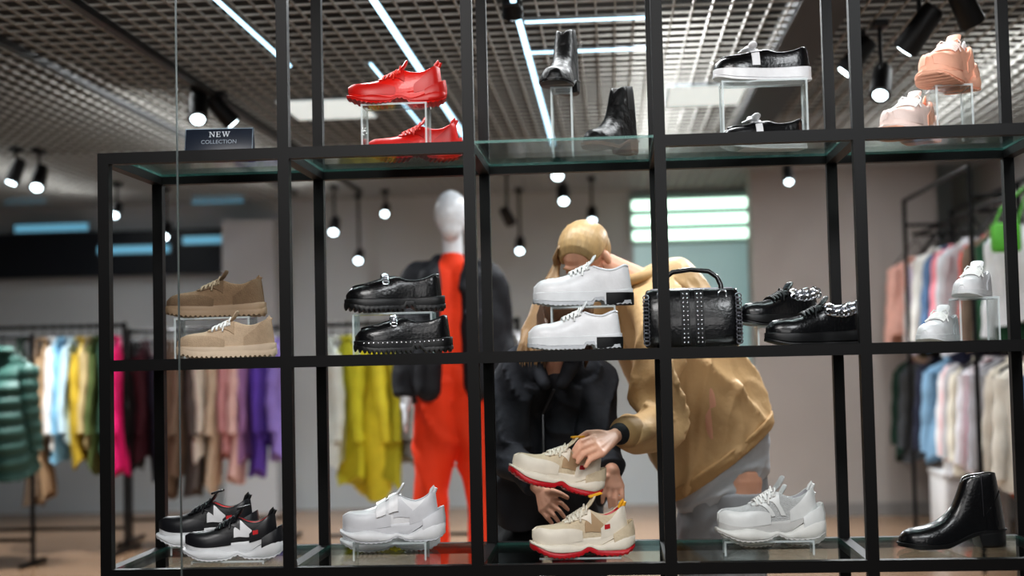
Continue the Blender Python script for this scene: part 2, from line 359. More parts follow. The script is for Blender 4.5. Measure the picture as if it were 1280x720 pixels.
def make_shoe(st, label, group, loc, yaw, pitch=0, roll=0, L=None, name=None, cat='shoe'):
    o = dict(STY[st]); L = L or o.get('L', .295); s = L/.29; n = o.get('n', 2.4)
    H, Cc = PROF[o['prof']]; ZT, ZB = SOLE[o['sole']]; ws = o.get('ws', 1)
    R = Matrix.Rotation(PI+yaw, 4, 'Z') @ Matrix.Rotation(-pitch, 4, 'Y') @ Matrix.Rotation(roll, 4, 'X')
    root = thing(name or o.get('name', 'sneaker'), label, cat, loc, group, R)
    zt = lambda t: interp(ZT, t)*s
    zb = lambda t: (lerp(ZB, t) if o['sole'] in ('lug', 'heel') else interp(ZB, t))*s
    hk = o.get('hk', 1)
    def S(t, a, sd, off=0):
        w = max(.003, interp(WP, t))*s*ws; b = zt(t)-.003; h = zt(t)+interp(H, t)*s*hk; c = max(0, lerp(Cc, t))*w
        ca = max(0, math.cos(a))**(2/n); sa = max(0, math.sin(a))**(2/n)
        y = c+(w-c)*ca; z = b+(h-b)*sa
        e = (2*t-1)**7
        x = (t-.5)*L+lerp([(0,.12),(.12,.03),(.3,0),(1,0)], t)*(z-b)*o.get('lean', 1)
        return V((x+off*e, sd*(y+off*math.cos(a)*(1-abs(e)*.5)), z+off*math.sin(a)))
    ts = [0,.008,.02,.04,.07,.1,.14,.18,.23,.28,.32,.35,.375,.4,.425,.45,.475,.5,.54,.58,.63,.68,.73,.78,.83,.87,.905,.935,.96,.98,.992,1]
    A = [rad(x) for x in (0,8,20,34,48,62,74,83,90)]
    rings = []; opn = []
    for t in ts:
        c = max(0, lerp(Cc, t))*interp(WP, t)*s*ws; b = zt(t); h = b+interp(H, t)*s*hk; op = min(1, c/.014); opn.append(op)
        xt = S(t, PI/2, 1).x; zi = h-(h-b)*.75*op
        xin = xt if op < .05 else S(t, PI/4, 1).x
        rings.append([S(t, a, 1) for a in A]+[V((xt, c*.86, h-.002*op)), V((xin, c*.8, zi)), V((xin, 0, zi-.001*op)), V((xin, -c*.8, zi)), V((xt, -c*.86, h-.002*op))]+[S(t, a, -1) for a in A[::-1]])
    m = MB(); m.loft(rings, True, True, mi=lambda i, j: 1 if (9 <= j <= 12 and opn[i] > .2) else 0)
    m.build('upper', [o['up'], o.get('lin', o['up'])], root, weld=.0002, ang=60)
    nt = 84
    def solemb(z0, z1, mg, fl=0, tooth=0):
        rg = []
        for i in range(nt+1):
            u = i/nt; t = .5-.5*math.cos(PI*u) if not tooth else u
            t = min(max(t, 0), 1)
            w = max(.006, interp(WP, t))*s*ws+mg; f = fl*lerp([(0,1.2),(.3,.5),(.45,.2),(.7,.8),(1,.6)], t)
            x = (t-.5)*(L+2*mg+f*1.5)-f*.2; a, c = z0(t), z1(t)
            if tooth and i % 4 < 2 : a = a+tooth
            d = c-a
            half = [(w*.86+f, a), (w+f*.9, a+d*.12), (w+f*1.05, a+d*.4), (w+f*.8, a+d*.7), (w+f*.35, a+d*.92), (w*.94, c)]
            rg.append([V((x, y, z)) for y, z in half]+[V((x, -y, z)) for y, z in half[::-1]])
        q = MB(); q.loft(rg); return q
    ot = o.get('ot', .008)*s; fl = o.get('fl', 0)
    if o['sole'] in ('heel',):
        solemb(zb, zt, .002, fl).build('sole', o['mid'], root, ang=35)
        q = solemb(lambda t: zt(t)-.006, lambda t: zt(t)-.0005, .005); q.build('welt', o['out'], root)
    elif o['sole'] in ('chunk', 'sport'):
        zm = lambda t: zb(t)+ot+(zt(t)-zb(t)-ot)*(.52+.30*math.sin(2*PI*(t*1.6+.08)))
        solemb(lambda t: zb(t)+ot*.8, zm, .006, fl).build('midsole', o['mid'], root, ang=50)
        solemb(lambda t: zm(t)-.004, lambda t: zt(t)+.004, .0010, fl*.2).build('midsole_top', o.get('mid2', o['mid']), root, ang=50)
        solemb(zb, lambda t: zb(t)+ot, .006, fl*.9, .003).build('outsole', o['out'], root, ang=35)
        q = MB(); rg = []                     # heel clip wrapping the back of the sole
        for t_ in (.22, .15, .08, .03, .0):
            w_ = interp(WP, t_)*s*ws+.003+fl*.7; rg.append((t_, w_))
        rows = []
        for sd, seq in ((1, rg), (-1, rg[::-1])):
            for t_, w_ in seq:
                k_ = 1-t_/.22; x_ = (t_-.5)*(L+.012+fl*1.5)-fl*.2-.004
                z0 = zb(t_)+(zt(t_)-zb(t_))*.42; z1 = zt(t_)+.004+.022*s*k_
                rows.append([V((x_, sd*w_, z0)), V((x_, sd*(w_+.002), (z0+z1)/2)), V((x_+.004*k_, sd*(w_-fl*.5), z1)), V((x_+.006*k_, sd*(w_-.006-fl*.5), z1-.002)), V((x_+.008*k_, sd*(w_-.008), z0))])
        q.loft(rows); q.build('heel_clip', o.get('clip', o['mid']), root, ang=50)
    else:
        solemb(lambda t: zb(t)+ot*.8, zt, .003, fl).build('midsole', o['mid'], root, ang=32)
        solemb(zb, lambda t: zb(t)+ot, .0045, fl, o.get('tooth', 0)).build('outsole', o['out'], root, ang=35)
    def patch(q, t0, t1, lo, hi, off, sides=(1,-1), nt=12, na=8):
        g0 = lambda f, t: rad(f(t) if callable(f) else f)
        for sd in sides:
            rows = []
            for i in range(-1, nt+2):
                t = t0+(t1-t0)*min(max(i, 0), nt)/nt; l, h = g0(lo, t), g0(hi, t); row = []
                for j in range(-1, na+2):
                    a = l+(h-l)*min(max(j, 0), na)/na
                    row.append(S(t, a, sd, -.0012 if i in (-1, nt+1) or j == -1 or (j == na+1 and hi != 90) else off))
                rows.append(row)
            q.loft(rows, caps=False, closed=False)
    ft = o.get('feat', '').split()
    def both(name, m_, *a, **k):
        for sd in (1, -1):
            q = MB(); patch(q, *a, sides=(sd,), **k); q.build(name, m_, root, weld=.0001)
    if 'toecap' in ft:
        q = MB(); patch(q, .80, .998, 0, 90, .0018); q.build('toe_cap', o['p1'], root, weld=.0001)
    if 'mudguard' in ft:
        q = MB(); patch(q, .5, .998, 0, lambda t: lerp([(.5,14),(.62,30),(.72,40),(.85,46),(1,62)], t), .0038, nt=18); q.build('mudguard', o['p1'], root, weld=.0001)
    if 'counter' in ft:
        q = MB(); patch(q, .002, .3, 0, lambda t: lerp([(0,80),(.1,70),(.18,44),(.3,18)], t), .0034); q.build('heel_counter', o['p2'], root, weld=.0001)
    if 'collar' in ft:
        q = MB(); patch(q, .01, .4, 66, 88, .003); q.build('collar', o.get('p3', o['up']), root, weld=.0001)
    if 'eyestay' in ft:
        both('eyestay', o['p2'], .4, .68, lambda t: lerp([(.4,24),(.5,44),(.6,54),(.68,62)], t), lambda t: lerp([(.4,74),(.68,78)], t), .0034)
    if 'side' in ft:
        both('side_panel', o['p4'], .27, .47, lambda t: 10, lambda t: lerp([(.27,30),(.4,62),(.47,30)], t), .0026)
    if 'stripe' in ft:
        for t0, w in ((.34, .05), (.45, .04)):
            for sd in (1, -1):
                q = MB(); rows = []
                for k in range(9):
                    u = k/8; tt = t0+.13*u
                    rows.append([S(tt, rad(8+48*u), sd, .0034), S(tt+w, rad(8+48*u), sd, .0034)])
                q.loft(rows, caps=False, closed=False); q.build('side_stripe', o['p4'], root)
    if 'badge' in ft: both('side_badge', o['p5'], .2, .26, 14, 27, .004)
    if 'tongue' in ft:
        b0, b1 = S(.6, PI/2, 1, .001), S(.5, PI/2, 1, .003); b2 = S(.44, PI/2, 1, .004); th = o.get('tgl', .7)
        b3 = b2+V((-.014*s, 0, .015*s))*th; b4 = b2+V((-.026*s, 0, .034*s))*th
        rg = []
        for p, wd, k in ((b0, .012, .002), (b1, .017, .003), (b2, .022, .004), (b3, .025, .005), (b4, .024, .005), (b4+V((-.003, 0, .004)), .018, .002)):
            N = V((.6, 0, .8)); rg.append([p+V((0, math.cos(2*PI*i/12)*wd*s, 0))+N*math.sin(2*PI*i/12)*k for i in range(12)])
        q = MB(); q.loft(rg); tg = q.build('tongue', o.get('tg', o['up']), root)
        if 'pull' in ft:
            q = MB(); q.box(-.02, .02, -.012, .012, -.003, .003, .001, Matrix.Translation(b4+V((-.004,0,.006))) @ Matrix.Rotation(rad(15), 4, 'Y')); q.build('pull_tab', o['pt'], tg)
    if 'laces' in ft:
        q = MB(); rows = [.45, .495, .54, .585, .63]
        for k, t in enumerate(rows):
            aa = (50, 62, 74, 84, 90)
            q.tube([S(t, rad(a), 1, .0056) for a in aa]+[S(t, rad(a), -1, .0056) for a in aa[-2::-1]], .0034*s)
            if k < 4:
                t2 = rows[k+1]
                for sd in (1, -1):
                    q.tube([S(t+(t2-t)*i/8, rad((50, 62, 74, 84, 90, 84, 74, 62, 50)[i]), sd if i < 5 else -sd, .0072) for i in range(9)], .0028*s)
        for sd in (1, -1):
            q.tube([S(.45, rad(90), sd, .007), S(.44, rad(74), sd, .016), S(.45, rad(58), sd, .014), S(.47, rad(50), sd, .008), S(.47, rad(64), sd, .006), S(.45, rad(90), sd, .006)], .0024)
            q.tube([S(.45, rad(90), sd, .007), S(.49, rad(72), sd, .010), S(.51, rad(54), sd, .009), S(.52, rad(36), sd, .006)], .0024)
        q.build('laces', o['lc'], root)
    if 'straps' in ft:
        for t0 in (.42, .55):
            q = MB(); patch(q, t0, t0+.1, 20, 90, .010); q.build('strap', o['p3'], root, weld=.0001)
    if 'saddle' in ft:
        q = MB(); patch(q, .555, .64, 6, 90, .003); q.build('saddle_strap', o['p1'], root, weld=.0001)
    if 'apron' in ft:
        q = MB()
        pts = [S(t, rad(lerp([(.55,50),(.75,52),(.88,66),(.93,90)], t)), 1, .001) for t in [.55,.6,.65,.7,.75,.8,.85,.89,.915,.93]]
        q.tube(pts+[V((p.x, -p.y, p.z)) for p in pts[-2::-1]], .0028); q.build('apron_seam', o['up'], root)
    if 'bar' in ft:
        q = MB()
        for k in range(11):
            aa = rad(90-abs(k-5)*11); c = S(.598, aa, 1 if k > 5 else -1, .008)
            q.tube([c+V((math.cos(a)*.009, math.sin(a)*.007*math.sin(aa), math.sin(a)*.007*math.cos(aa)*(1 if k < 5 else -1))) for a in [i*PI/4 for i in range(8)]], .0026, 6, True)
        q.build('chain_bar', M_sil, root)
    if 'bow' in ft:
        c = S(.6, PI/2, 1, .008); q = MB()
        for sd in (1, -1):
            q.ball(c+V((.004, sd*.022, .004)), (.014, .022, .009), 14, Matrix.Rotation(sd*.3, 4, 'X'))
            q.ball(c+V((.022, sd*.016, -.004)), (.018, .009, .004), 12, Matrix.Rotation(.3, 4, 'Y'))
        q.ball(c+V((.002, 0, .005)), (.011, .008, .01), 10); q.build('bow', o['p2'], root)
    if 'studs' in ft:
        for sd in (1, -1):
            q = MB()
            for k in range(20):
                t = .04+.92*k/19; p = S(t, 0, sd); q.ball((p.x, p.y+sd*.0035, zt(t)-.008), .0034, 6)
            q.build('welt_studs', M_sil, root)
    if 'chain' in ft:
        for aa, oo in ((66, .008), (44, .007)):
            for sd in (1, -1):
                q = MB()
                for k in range(9):
                    t = .015+.36*k/8; p = S(t, rad(aa), sd, oo); a0 = .8*(1 if k % 2 else -1)
                    q.tube([p+V((.0105*math.cos(x), .004*math.sin(x+a0)*sd, .0085*math.sin(x))) for x in [i*PI/4 for i in range(8)]], .0027, 6, True)
                q.build('chain_trim', M_sil, root)
    if 'tab' in ft:
        q = MB(); c = S(.012, PI/2, 1); k = o.get('tabk', .75)*s
        q.tube([c+V((.006, 0, -.012)), c+V((-.004*k, 0, .004)), c+V((-.010*k, 0, .018*k)), c+V((-.003*k, 0, .026*k)), c+V((.008*k, 0, .014*k)), c+V((.012, 0, -.004))], [.004, .006, .006, .005, .005, .004], 10)
        q.build('heel_tab', o.get('pt', o['up']), root)
    if 'elastic' in ft: both('elastic_gore', o['p2'], .15, .29, lambda t: 30, 80, .001)
    if 'zip' in ft:
        for sd in (1, -1):
            q = MB(); q.tube([S(.23, rad(a), sd, .0015) for a in (12, 25, 40, 55, 68, 78)], .0018); q.build('zip', mat('dark_zip', (60, 60, 64), .35, .8), root)
        q = MB(); patch(q, .002, .2, 0, lambda t: lerp([(0,40),(.2,14)], t), .002); q.build('heel_counter', o['up'], root, weld=.0001)
    if 'heelblock' in ft:
        q = MB(); rg = []
        for z, g in ((.001, .004), (.012*s, .006), (zt(.1)*.8, .005)):
            rg.append([V(((t-.5)*L-(.005 if t < .05 else 0), sd*(interp(WP, t)*s*ws+g), z)) for sd, seq in ((1, (0,.02,.06,.12,.2,.28)), (-1, (.28,.2,.12,.06,.02,0))) for t in seq])
        q.loft(rg); q.build('heel_block', o['p2'], root, ang=35)
    return root
def lm(name, col, rough=.45, **k): return mat(name, col, rough, **k)
red = lm('red_leather', (212, 32, 22), .34, bump=.15, coat=.15); redd = lm('red_rubber', (190, 28, 22), .4); redl = lm('red_lace', (225, 60, 45), .6); redp = lm('red_panel', (188, 26, 20), .4)
blk = lm('black_leather', (14, 14, 16), .27, bump=.25, coat=.15); blkm = lm('black_matte', (17, 17, 20), .5, bump=.25); blkr = lm('black_rubber', (10, 10, 12), .45)
bwr_ = lm('wrinkled_black', (7, 7, 8), .42, bump=.6, scale=10, bscale=30, bdist=.01, spec=.35)
wht = lm('white_leather', (224, 224, 226), .35, bump=.1); whtr = lm('white_rubber', (218, 219, 221), .45); whtl = lm('white_lace', (232, 232, 230), .7)
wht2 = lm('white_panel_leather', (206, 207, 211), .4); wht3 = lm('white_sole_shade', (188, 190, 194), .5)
tau = lm('taupe_suede', (126, 104, 82), .95, var=.22, scale=60, bump=.6, bscale=260); taur = lm('taupe_rubber', (148, 126, 102), .6); taul = lm('taupe_lace', (156, 140, 118), .8); taup = lm('taupe_panel', (112, 92, 72), .95, var=.2, scale=60, bump=.6, bscale=260)
bei = lm('beige_suede', (190, 168, 144), .95, var=.16, scale=60, bump=.5, bscale=260); beir = lm('beige_rubber', (198, 178, 156), .6); beip = lm('beige_panel', (176, 154, 130), .95, var=.16, scale=60, bump=.5, bscale=260)
crm = lm('cream_knit', (206, 190, 164), .8, bump=.5); crm2 = lm('cream_leather', (224, 215, 200), .5); rds = lm('red_sole', (180, 18, 32), .4)
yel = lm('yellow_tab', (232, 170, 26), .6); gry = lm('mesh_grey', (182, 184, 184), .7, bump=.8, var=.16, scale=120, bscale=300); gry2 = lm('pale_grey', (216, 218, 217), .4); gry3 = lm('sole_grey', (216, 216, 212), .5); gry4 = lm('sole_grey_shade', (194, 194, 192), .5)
pea = lm('peach_knit', (240, 182, 156), .6); pnk = lm('pink_white', (240, 218, 210), .6); brn = lm('brown_sole', (120, 78, 50), .5); dkl = lm('dark_lining', (40, 36, 34), .8)
rda = lm('red_accent', (205, 26, 36), .45); acg = lm('grey_lining', (160, 160, 164), .8); tan2 = lm('tan_panel', (176, 148, 116), .7); blk2 = lm('black_panel', (30, 30, 34), .35)
STY = dict(
 red=dict(prof='low', sole='sport', up=red, mid=redd, mid2=red, out=redp, lc=redl, lin=redd, feat='laces tongue tab counter mudguard eyestay', p1=redp, p2=redp, tabk=.8, ot=.009, pt=red, fl=.006, clip=redp),
 ankle=dict(name='ankle_boot', prof='boot', sole='heel', up=bwr_, mid=blkr, out=blkr, lin=dkl, p2=blkr, feat='elastic', L=.26, hk=1.25, ws=1.15),
 ankleb=dict(name='ankle_boot', prof='boot', sole='heel', up=bwr_, mid=brn, out=brn, lin=dkl, p2=blkr, feat='elastic', L=.26, hk=1.3, ws=1.15),
 bootb=dict(name='ankle_boot', prof='boot', sole='heel', up=blk, mid=blkr, out=blkr, lin=dkl, p2=blkr, feat='zip', L=.31),
 bowl=dict(name='loafer', prof='loafer', sole='plat', up=blk, mid=wht, out=wht, lin=wht, p1=wht, p2=wht, feat='saddle bow apron', L=.285, n=2.6, hk=.9),
 loaf=dict(name='loafer', prof='loafer', sole='lug', up=blk, mid=blkr, out=blkr, lin=dkl, p1=blk, feat='saddle bar apron', tooth=.008, ot=.022, n=2.7, hk=1.0, fl=.005),
 loafs=dict(name='loafer', prof='loafer', sole='lug', up=blk, mid=blkr, out=blkr, lin=dkl, p1=blk, feat='saddle bar apron studs', tooth=.008, ot=.02, n=2.7, hk=1.0, fl=.003),
 taupe=dict(prof='low', sole='plat', up=tau, mid=taur, out=taur, lc=taul, lin=tau, p1=taup, p2=taup, tooth=.005, ot=.024, feat='laces tongue counter eyestay tab mudguard', pt=tau, fl=.004, tabk=.5),
 beige=dict(prof='low', sole='plat', up=bei, mid=beir, out=beir, lc=whtl, lin=bei, p1=beip, p2=beip, tooth=.005, ot=.024, feat='laces tongue counter eyestay tab mudguard', pt=bei, fl=.004, tabk=.5),
 white=dict(name='lace_up_shoe', prof='low', sole='lug', up=wht, mid=whtr, out=wht3, lc=whtl, lin=acg, p1=wht, p2=blkr, p3=wht2, tooth=.0025, ot=.014, feat='laces tongue collar toecap heelblock', n=2.6),
 chain=dict(prof='low', sole='plat', up=blk, mid=blkr, out=blkr, lc=blkm, lin=dkl, p1=blk, p2=blk, feat='laces tongue toecap chain tab', n=2.6, pt=blk, fl=.004, tabk=.6),
 bwr=dict(prof='high', sole='chunk', up=blkm, mid=whtr, mid2=whtr, out=whtr, clip=blk2, lc=blk2, lin=rda, p1=blk2, p2=blk2, p4=wht, p5=rda, feat='laces tongue mudguard counter side eyestay badge tab pull', fl=.012, pt=blkm, hk=.92, n=2.7),
 velc=dict(prof='high', sole='chunk', up=wht, mid=whtr, mid2=wht2, out=wht3, clip=wht2, lin=acg, p1=wht2, p2=wht2, p3=wht, p4=wht2, feat='tongue mudguard counter straps side tab', fl=.014, pt=wht, lc=whtl, tgl=.9, n=2.8),
 crm=dict(prof='high', sole='chunk', up=crm, mid=crm2, out=rds, clip=crm, lc=crm2, lin=rds, p1=crm2, p2=crm2, p4=tan2, p5=rds, feat='laces tongue mudguard counter side eyestay badge tab pull', fl=.012, pt=yel, ot=.022, tgl=1, n=2.7),
 mesh=dict(prof='high', sole='chunk', up=gry, mid=gry3, mid2=gry4, out=gry4, clip=gry2, lc=whtl, lin=acg, p1=gry2, p2=gry2, p4=gry2, feat='laces tongue mudguard counter stripe eyestay tab', fl=.014, pt=gry2, tgl=1.1, n=2.8),
 peach=dict(prof='high', sole='chunk', up=pea, mid=pea, out=pea, lc=pnk, lin=pea, p1=pea, p2=pea, feat='laces tongue mudguard counter tab', fl=.010, pt=wht, ws=1.22, hk=1.08, n=2.8),
 pink=dict(prof='high', sole='chunk', up=pnk, mid=pnk, out=pea, lc=whtl, lin=pea, p1=pnk, p2=pea, feat='laces tongue mudguard counter tab', fl=.010, pt=pea, ws=1.22, n=2.8),
 plain=dict(prof='low', sole='flat', up=wht, mid=whtr, out=whtr, lc=whtl, lin=acg, p1=wht, p2=wht2, feat='laces tongue toecap counter', L=.24))
def put(st, label, group, cx, by, Y, yaw=.15, L=None, lv=None, rw=None, rlabel=None, rd=.1):
    if by is None:
        d = at(cx, 450, Y); loc = V((d.x, Y, tops[lv]))
        for _ in range(3):
            q = loc-CAM; pxx = 640+F*q.dot(rt)/q.dot(fwd); loc.x += (cx-pxx)*Y/F
    else:
        loc = at(cx, by, Y)
        if rw: riser(loc, tops[lv], rw, rd, rlabel)
    return make_shoe(st, label, group, loc, yaw, L=L)
g = 'red low sneakers'
put('red', 'red leather sneaker on a clear riser, upper one of the red pair', g, 495, 132, 4.25, .1, .28, 2, .2, 'clear riser under the upper red sneaker')
put('red', 'red leather sneaker standing on the glass below its twin, partly behind the rack bar', g, 518, None, 4.44, .25, .28, 2)
g = 'black ankle boots on the centre top shelf'
put('ankle', 'black ankle boot seen end-on on top of the tall clear riser', g, 702, 112, 4.44, 1.35, .25, 2, .068, 'tall narrow clear riser under the upper black ankle boot', .1)
put('ankleb', 'black ankle boot with brown sole standing on the glass right of the tall riser', g, 764, None, 4.38, 1.0, .25, 2)
g = 'black and white bow loafers'
put('bowl', 'black loafer with white bow and white sole on a clear riser, upper one', g, 953, 103, 4.23, .15, .285, 2, .25, 'wide clear riser under the upper black and white loafer')
put('bowl', 'black loafer with white bow standing low behind the rack bar under its twin', g, 955, None, 4.46, .25, .27, 2)
g = 'peach and pink sneakers at top right'
put('peach', 'peach sneaker on a clear riser at the upper right corner', g, 1186, 110, 4.36, .95, .27, 2, .11, 'clear riser under the peach sneaker at top right', .13)
put('pink', 'pale pink and white sneaker standing on the top glass at the right', g, 1137, None, 4.36, .95, .26, 2)
g = 'suede platform sneakers on the left middle shelf'
put('taupe', 'taupe suede platform sneaker on a clear riser, upper one of two on the left', g, 270, 397, 4.42, .08, .30, 1, .24, 'clear riser under the taupe suede sneaker')
put('beige', 'light beige suede platform sneaker on the glass under the taupe one', g, 283, None, 4.24, .12, .285, 1)
g = 'chunky black loafers'
put('loaf', 'shiny black loafer with lug sole on a clear riser, upper one of two', g, 493, 391, 4.42, .25, .30, 1, .25, 'clear riser under the upper black loafer')
put('loafs', 'black loafer with silver studs round its sole, on the glass under its twin', g, 504, None, 4.24, .2, .285, 1)
g = 'white lace-up shoes'
put('white', 'white lace-up shoe on a clear riser in front of the blond person, upper one', g, 729, 383, 4.42, .15, .305, 1, .2, 'clear riser under the upper white lace-up shoe')
put('white', 'white lace-up shoe with black heel block on the glass under its twin', g, 719, None, 4.24, .15, .275, 1)
g = 'black shoes with chain trim'
put('chain', 'black leather shoe with silver chain behind its twin, next to the handbag', g, 975, 407, 4.46, .45, .27, 1, .15, 'clear riser under the rear black chain shoe')
put('chain', 'black leather shoe with silver chain on the heel, front one beside the right post', g, 1018, None, 4.24, .2, .285, 1)
g = 'white sneakers on the right middle shelf'
put('plain', 'white sneaker on a clear riser before the right clothes rack', g, 1217, 372, 4.44, 1.05, .24, 1, .12, 'clear riser under the white sneaker at far right', .13)
put('plain', 'white sneaker standing on the middle glass left of the far right riser', g, 1174, None, 4.44, 1.0, .24, 1)
g = 'black, white and red chunky sneakers'
put('bwr', 'black sneaker with white sole and red accents, rear left one of its pair', g, 258, 680, 4.43, .12, .285, 0, .2, 'low clear riser under the rear black and white sneaker')
put('bwr', 'black sneaker with white sole and red accents, front one at bottom left', g, 290, 698, 4.22, .2, .265, 0, .22, 'low clear riser under the front black and white sneaker')
g = 'white strap sneakers on the bottom shelf'
put('velc', 'all white chunky sneaker with two straps on a low riser on the bottom shelf', g, 489, 676, 4.24, .15, .28, 0, .22, 'low clear riser under the white strap sneaker', .07)
put('velc', 'white strap sneaker standing on the glass, mostly hidden behind its raised twin', g, 486, None, 4.46, .12, .28, 0)
put('crm', 'beige sneaker with red sole and yellow heel tab standing on the bottom shelf', 'beige sneakers with red soles', 726, 694, 4.25, .2, .28, 0, .24, 'low clear riser under the standing beige sneaker')
g = 'grey mesh sneakers on the bottom shelf'
put('mesh', 'pale grey mesh chunky sneaker on a low riser right of the tan jacket', g, 960, 674, 4.24, .15, .288, 0, .26, 'low clear riser under the grey mesh sneaker', .07)
put('mesh', 'grey mesh sneaker standing on the glass, mostly hidden behind its raised twin', g, 964, None, 4.46, .12, .285, 0)
put('bootb', 'glossy black leather ankle boot with block heel at bottom right', None, 1190, None, 4.33, .12, .315, 0)
held = make_shoe('crm', 'beige sneaker with red sole held tilted in the hand of the tan jacket person', 'beige sneakers with red soles', at(690, 610, 4.43), .25, .24, .0, .27)
# ------------------------------------------------------------------ handbag
hb = at(866, 440, 4.38); bag = thing('handbag', 'black studded leather handbag with arched top handle behind the rack post', 'handbag', (hb.x, 4.38, tops[1]))
W2, Hh = .15, .178
rg = []
for z, w, d in ((0,.88,.7),(.004,.94,.86),(.014,.985,.97),(.04,1,1.04),(.08,.995,1.02),(.12,.975,.92),(.15,.955,.76),(.168,.935,.6),(.175,.92,.5),(Hh,.9,.4)):
    rg.append([V((math.copysign(abs(math.cos(a))**.35, math.cos(a))*W2*w, math.copysign(abs(math.sin(a))**.6, math.sin(a))*.055*d, z)) for a in [2*PI*(i+.5)/40 for i in range(40)]])
m = MB(); m.loft(rg); m.build('body', blk, bag)
def bagy(z): return -.055*lerp([(0,.8),(.014,.97),(.04,1.04),(.08,1.02),(.12,.92),(.15,.76),(.168,.6),(.175,.5)], z)
for s in (-1, 1):
    m = MB(); xx = s*.021; zz = [.008+.012*i for i in range(15)]
    rgs = [[V((xx-.013, bagy(z)-.0045, z)), V((xx+.013, bagy(z)-.0045, z)), V((xx+.013, bagy(z)+.002, z)), V((xx-.013, bagy(z)+.002, z))] for z in zz]
    m.loft(rgs); st = m.build('front_strap', blkm, bag)
    m = MB()
    for k in range(12):
        for d in (-.006, .006): z = .016+.0133*k; m.ball((xx+d, bagy(z)-.006, z), .0035, 8)
    m.build('studs', M_sil, st)
for s in (-1, 1):
    m = MB()
    for k in range(13):
        z = .016+.0115*k; c = V((s*W2*.93, bagy(z)*.72-.006, z))
        m.tube([c+V((math.cos(a)*.009, -.004+.004*math.sin(a+k % 2), math.sin(a)*.0075)) for a in [i*PI/4 for i in range(8)]], .0022, 6, True)
    m.build('edge_lacing', mat('gunmetal', (120, 120, 126), .3, .8), bag)
m = MB(); m.box(-.125, .125, -.006, .006, Hh-.003, Hh+.004, .002); m.build('zipper', mat('gunmetal'), bag)
m = MB(); m.tube([(-.092, -.01, .16), (-.09, -.004, .19), (-.08, 0, .214), (-.055, 0, .232), (0, 0, .239), (.055, 0, .232), (.08, 0, .214), (.09, -.004, .19), (.092, -.01, .16)], .0075, 10); m.build('handle', blk, bag)
for s in (-1, 1):
    m = MB(); m.tube([V((s*.092+math.cos(a)*.013, -.036, .158+math.sin(a)*.013)) for a in [i*PI/6 for i in range(12)]], .0028, 8, True); m.build('handle_ring', M_sil, bag)
# ------------------------------------------------------------------ card sign
sg = thing('card_sign', 'small dark tent card reading NEW COLLECTION on the top left shelf', 'sign', (at(273, 205, 4.3).x, 4.3, tops[2]), None, Matrix.Rotation(rad(4), 4, 'Z'))
tilt = Matrix.Rotation(rad(-14), 4, 'X')
M_card = mat('card_dark', (30, 38, 52), .35)
m = MB(); m.box(-.106, .106, -.003, .003, 0, .106, .001, tilt); m.build('front_panel', M_card, sg)
m = MB(); m.box(-.106, .106, -.003, .003, 0, .106, .001, Matrix.Translation((0, .052, 0)) @ Matrix.Rotation(rad(14), 4, 'X')); m.build('back_panel', M_card, sg)
m = MB()
m.tube([tilt @ V((x, -.0034, z)) for x, z in [(-.104, .002), (.104, .002), (.104, .104), (-.104, .104)]], .0012, 4, True); m.build('border', mat('card_line', (176, 196, 210), .5), sg, False)
M_let = mat('lettering', (226, 232, 238), .5, var=0)
m = MB()   # serif capitals N E W
ls, lz = .82, .0245
def stroke(x0, z0, x1, z1, w):
    vs = [tilt @ V((x*ls, y, z*ls+lz)) for y in (-.0046, -.0034) for x, z in ((x0-w, z0), (x0+w, z0), (x1+w, z1), (x1-w, z1))]
    m.loft([vs[:4], vs[4:]])
def hbar(x0, x1, z): m.box(x0*ls, x1*ls, -.0046, -.0034, z*ls+lz-.0006, z*ls+lz+.0006, 0, tilt)
def serif(x, z, w=.0042): hbar(x-w, x+w, z)
z0, z1 = .064, .084
xo = -.034
stroke(xo, z0, xo, z1, .0009); stroke(xo+.015, z0, xo+.015, z1, .0009); stroke(xo+.001, z1, xo+.0145, z0, .0016); serif(xo, z0); serif(xo-.001, z1); serif(xo+.015, z1)
xo = -.008
stroke(xo, z0, xo, z1, .0017); hbar(xo-.003, xo+.013, z0); hbar(xo-.003, xo+.012, z1); hbar(xo, xo+.009, .0742)
stroke(xo+.0125, z0, xo+.0125, z0+.005, .0007); stroke(xo+.0118, z1-.005, xo+.0118, z1, .0007); stroke(xo+.009, .0718, xo+.009, .0765, .0007)
xo = .014
stroke(xo, z1, xo+.006, z0, .0016); stroke(xo+.006, z0, xo+.012, z1, .0009); stroke(xo+.012, z1, xo+.018, z0, .0016); stroke(xo+.018, z0, xo+.024, z1, .0009); serif(xo, z1); serif(xo+.012, z1); serif(xo+.024, z1)
m.build('lettering', M_let, sg, False)
cu = bpy.data.curves.new('lettering', 'FONT'); cu.body = 'COLLECTION'; cu.size = .018; cu.align_x = 'CENTER'; cu.extrude = .0005
to = bpy.data.objects.new('lettering', cu); C.objects.link(to); bpy.context.view_layer.update()
me = bpy.data.meshes.new_from_object(to.evaluated_get(bpy.context.evaluated_depsgraph_get())); bpy.data.objects.remove(to)
me.transform(tilt @ Matrix.Translation((0, -.0045, .054)) @ Matrix.Rotation(PI/2, 4, 'X')); me.materials.clear(); me.materials.append(mat('lettering_faint', (150, 160, 172), .5, var=0))
to = bpy.data.objects.new('lettering', me); C.objects.link(to); to.parent = sg
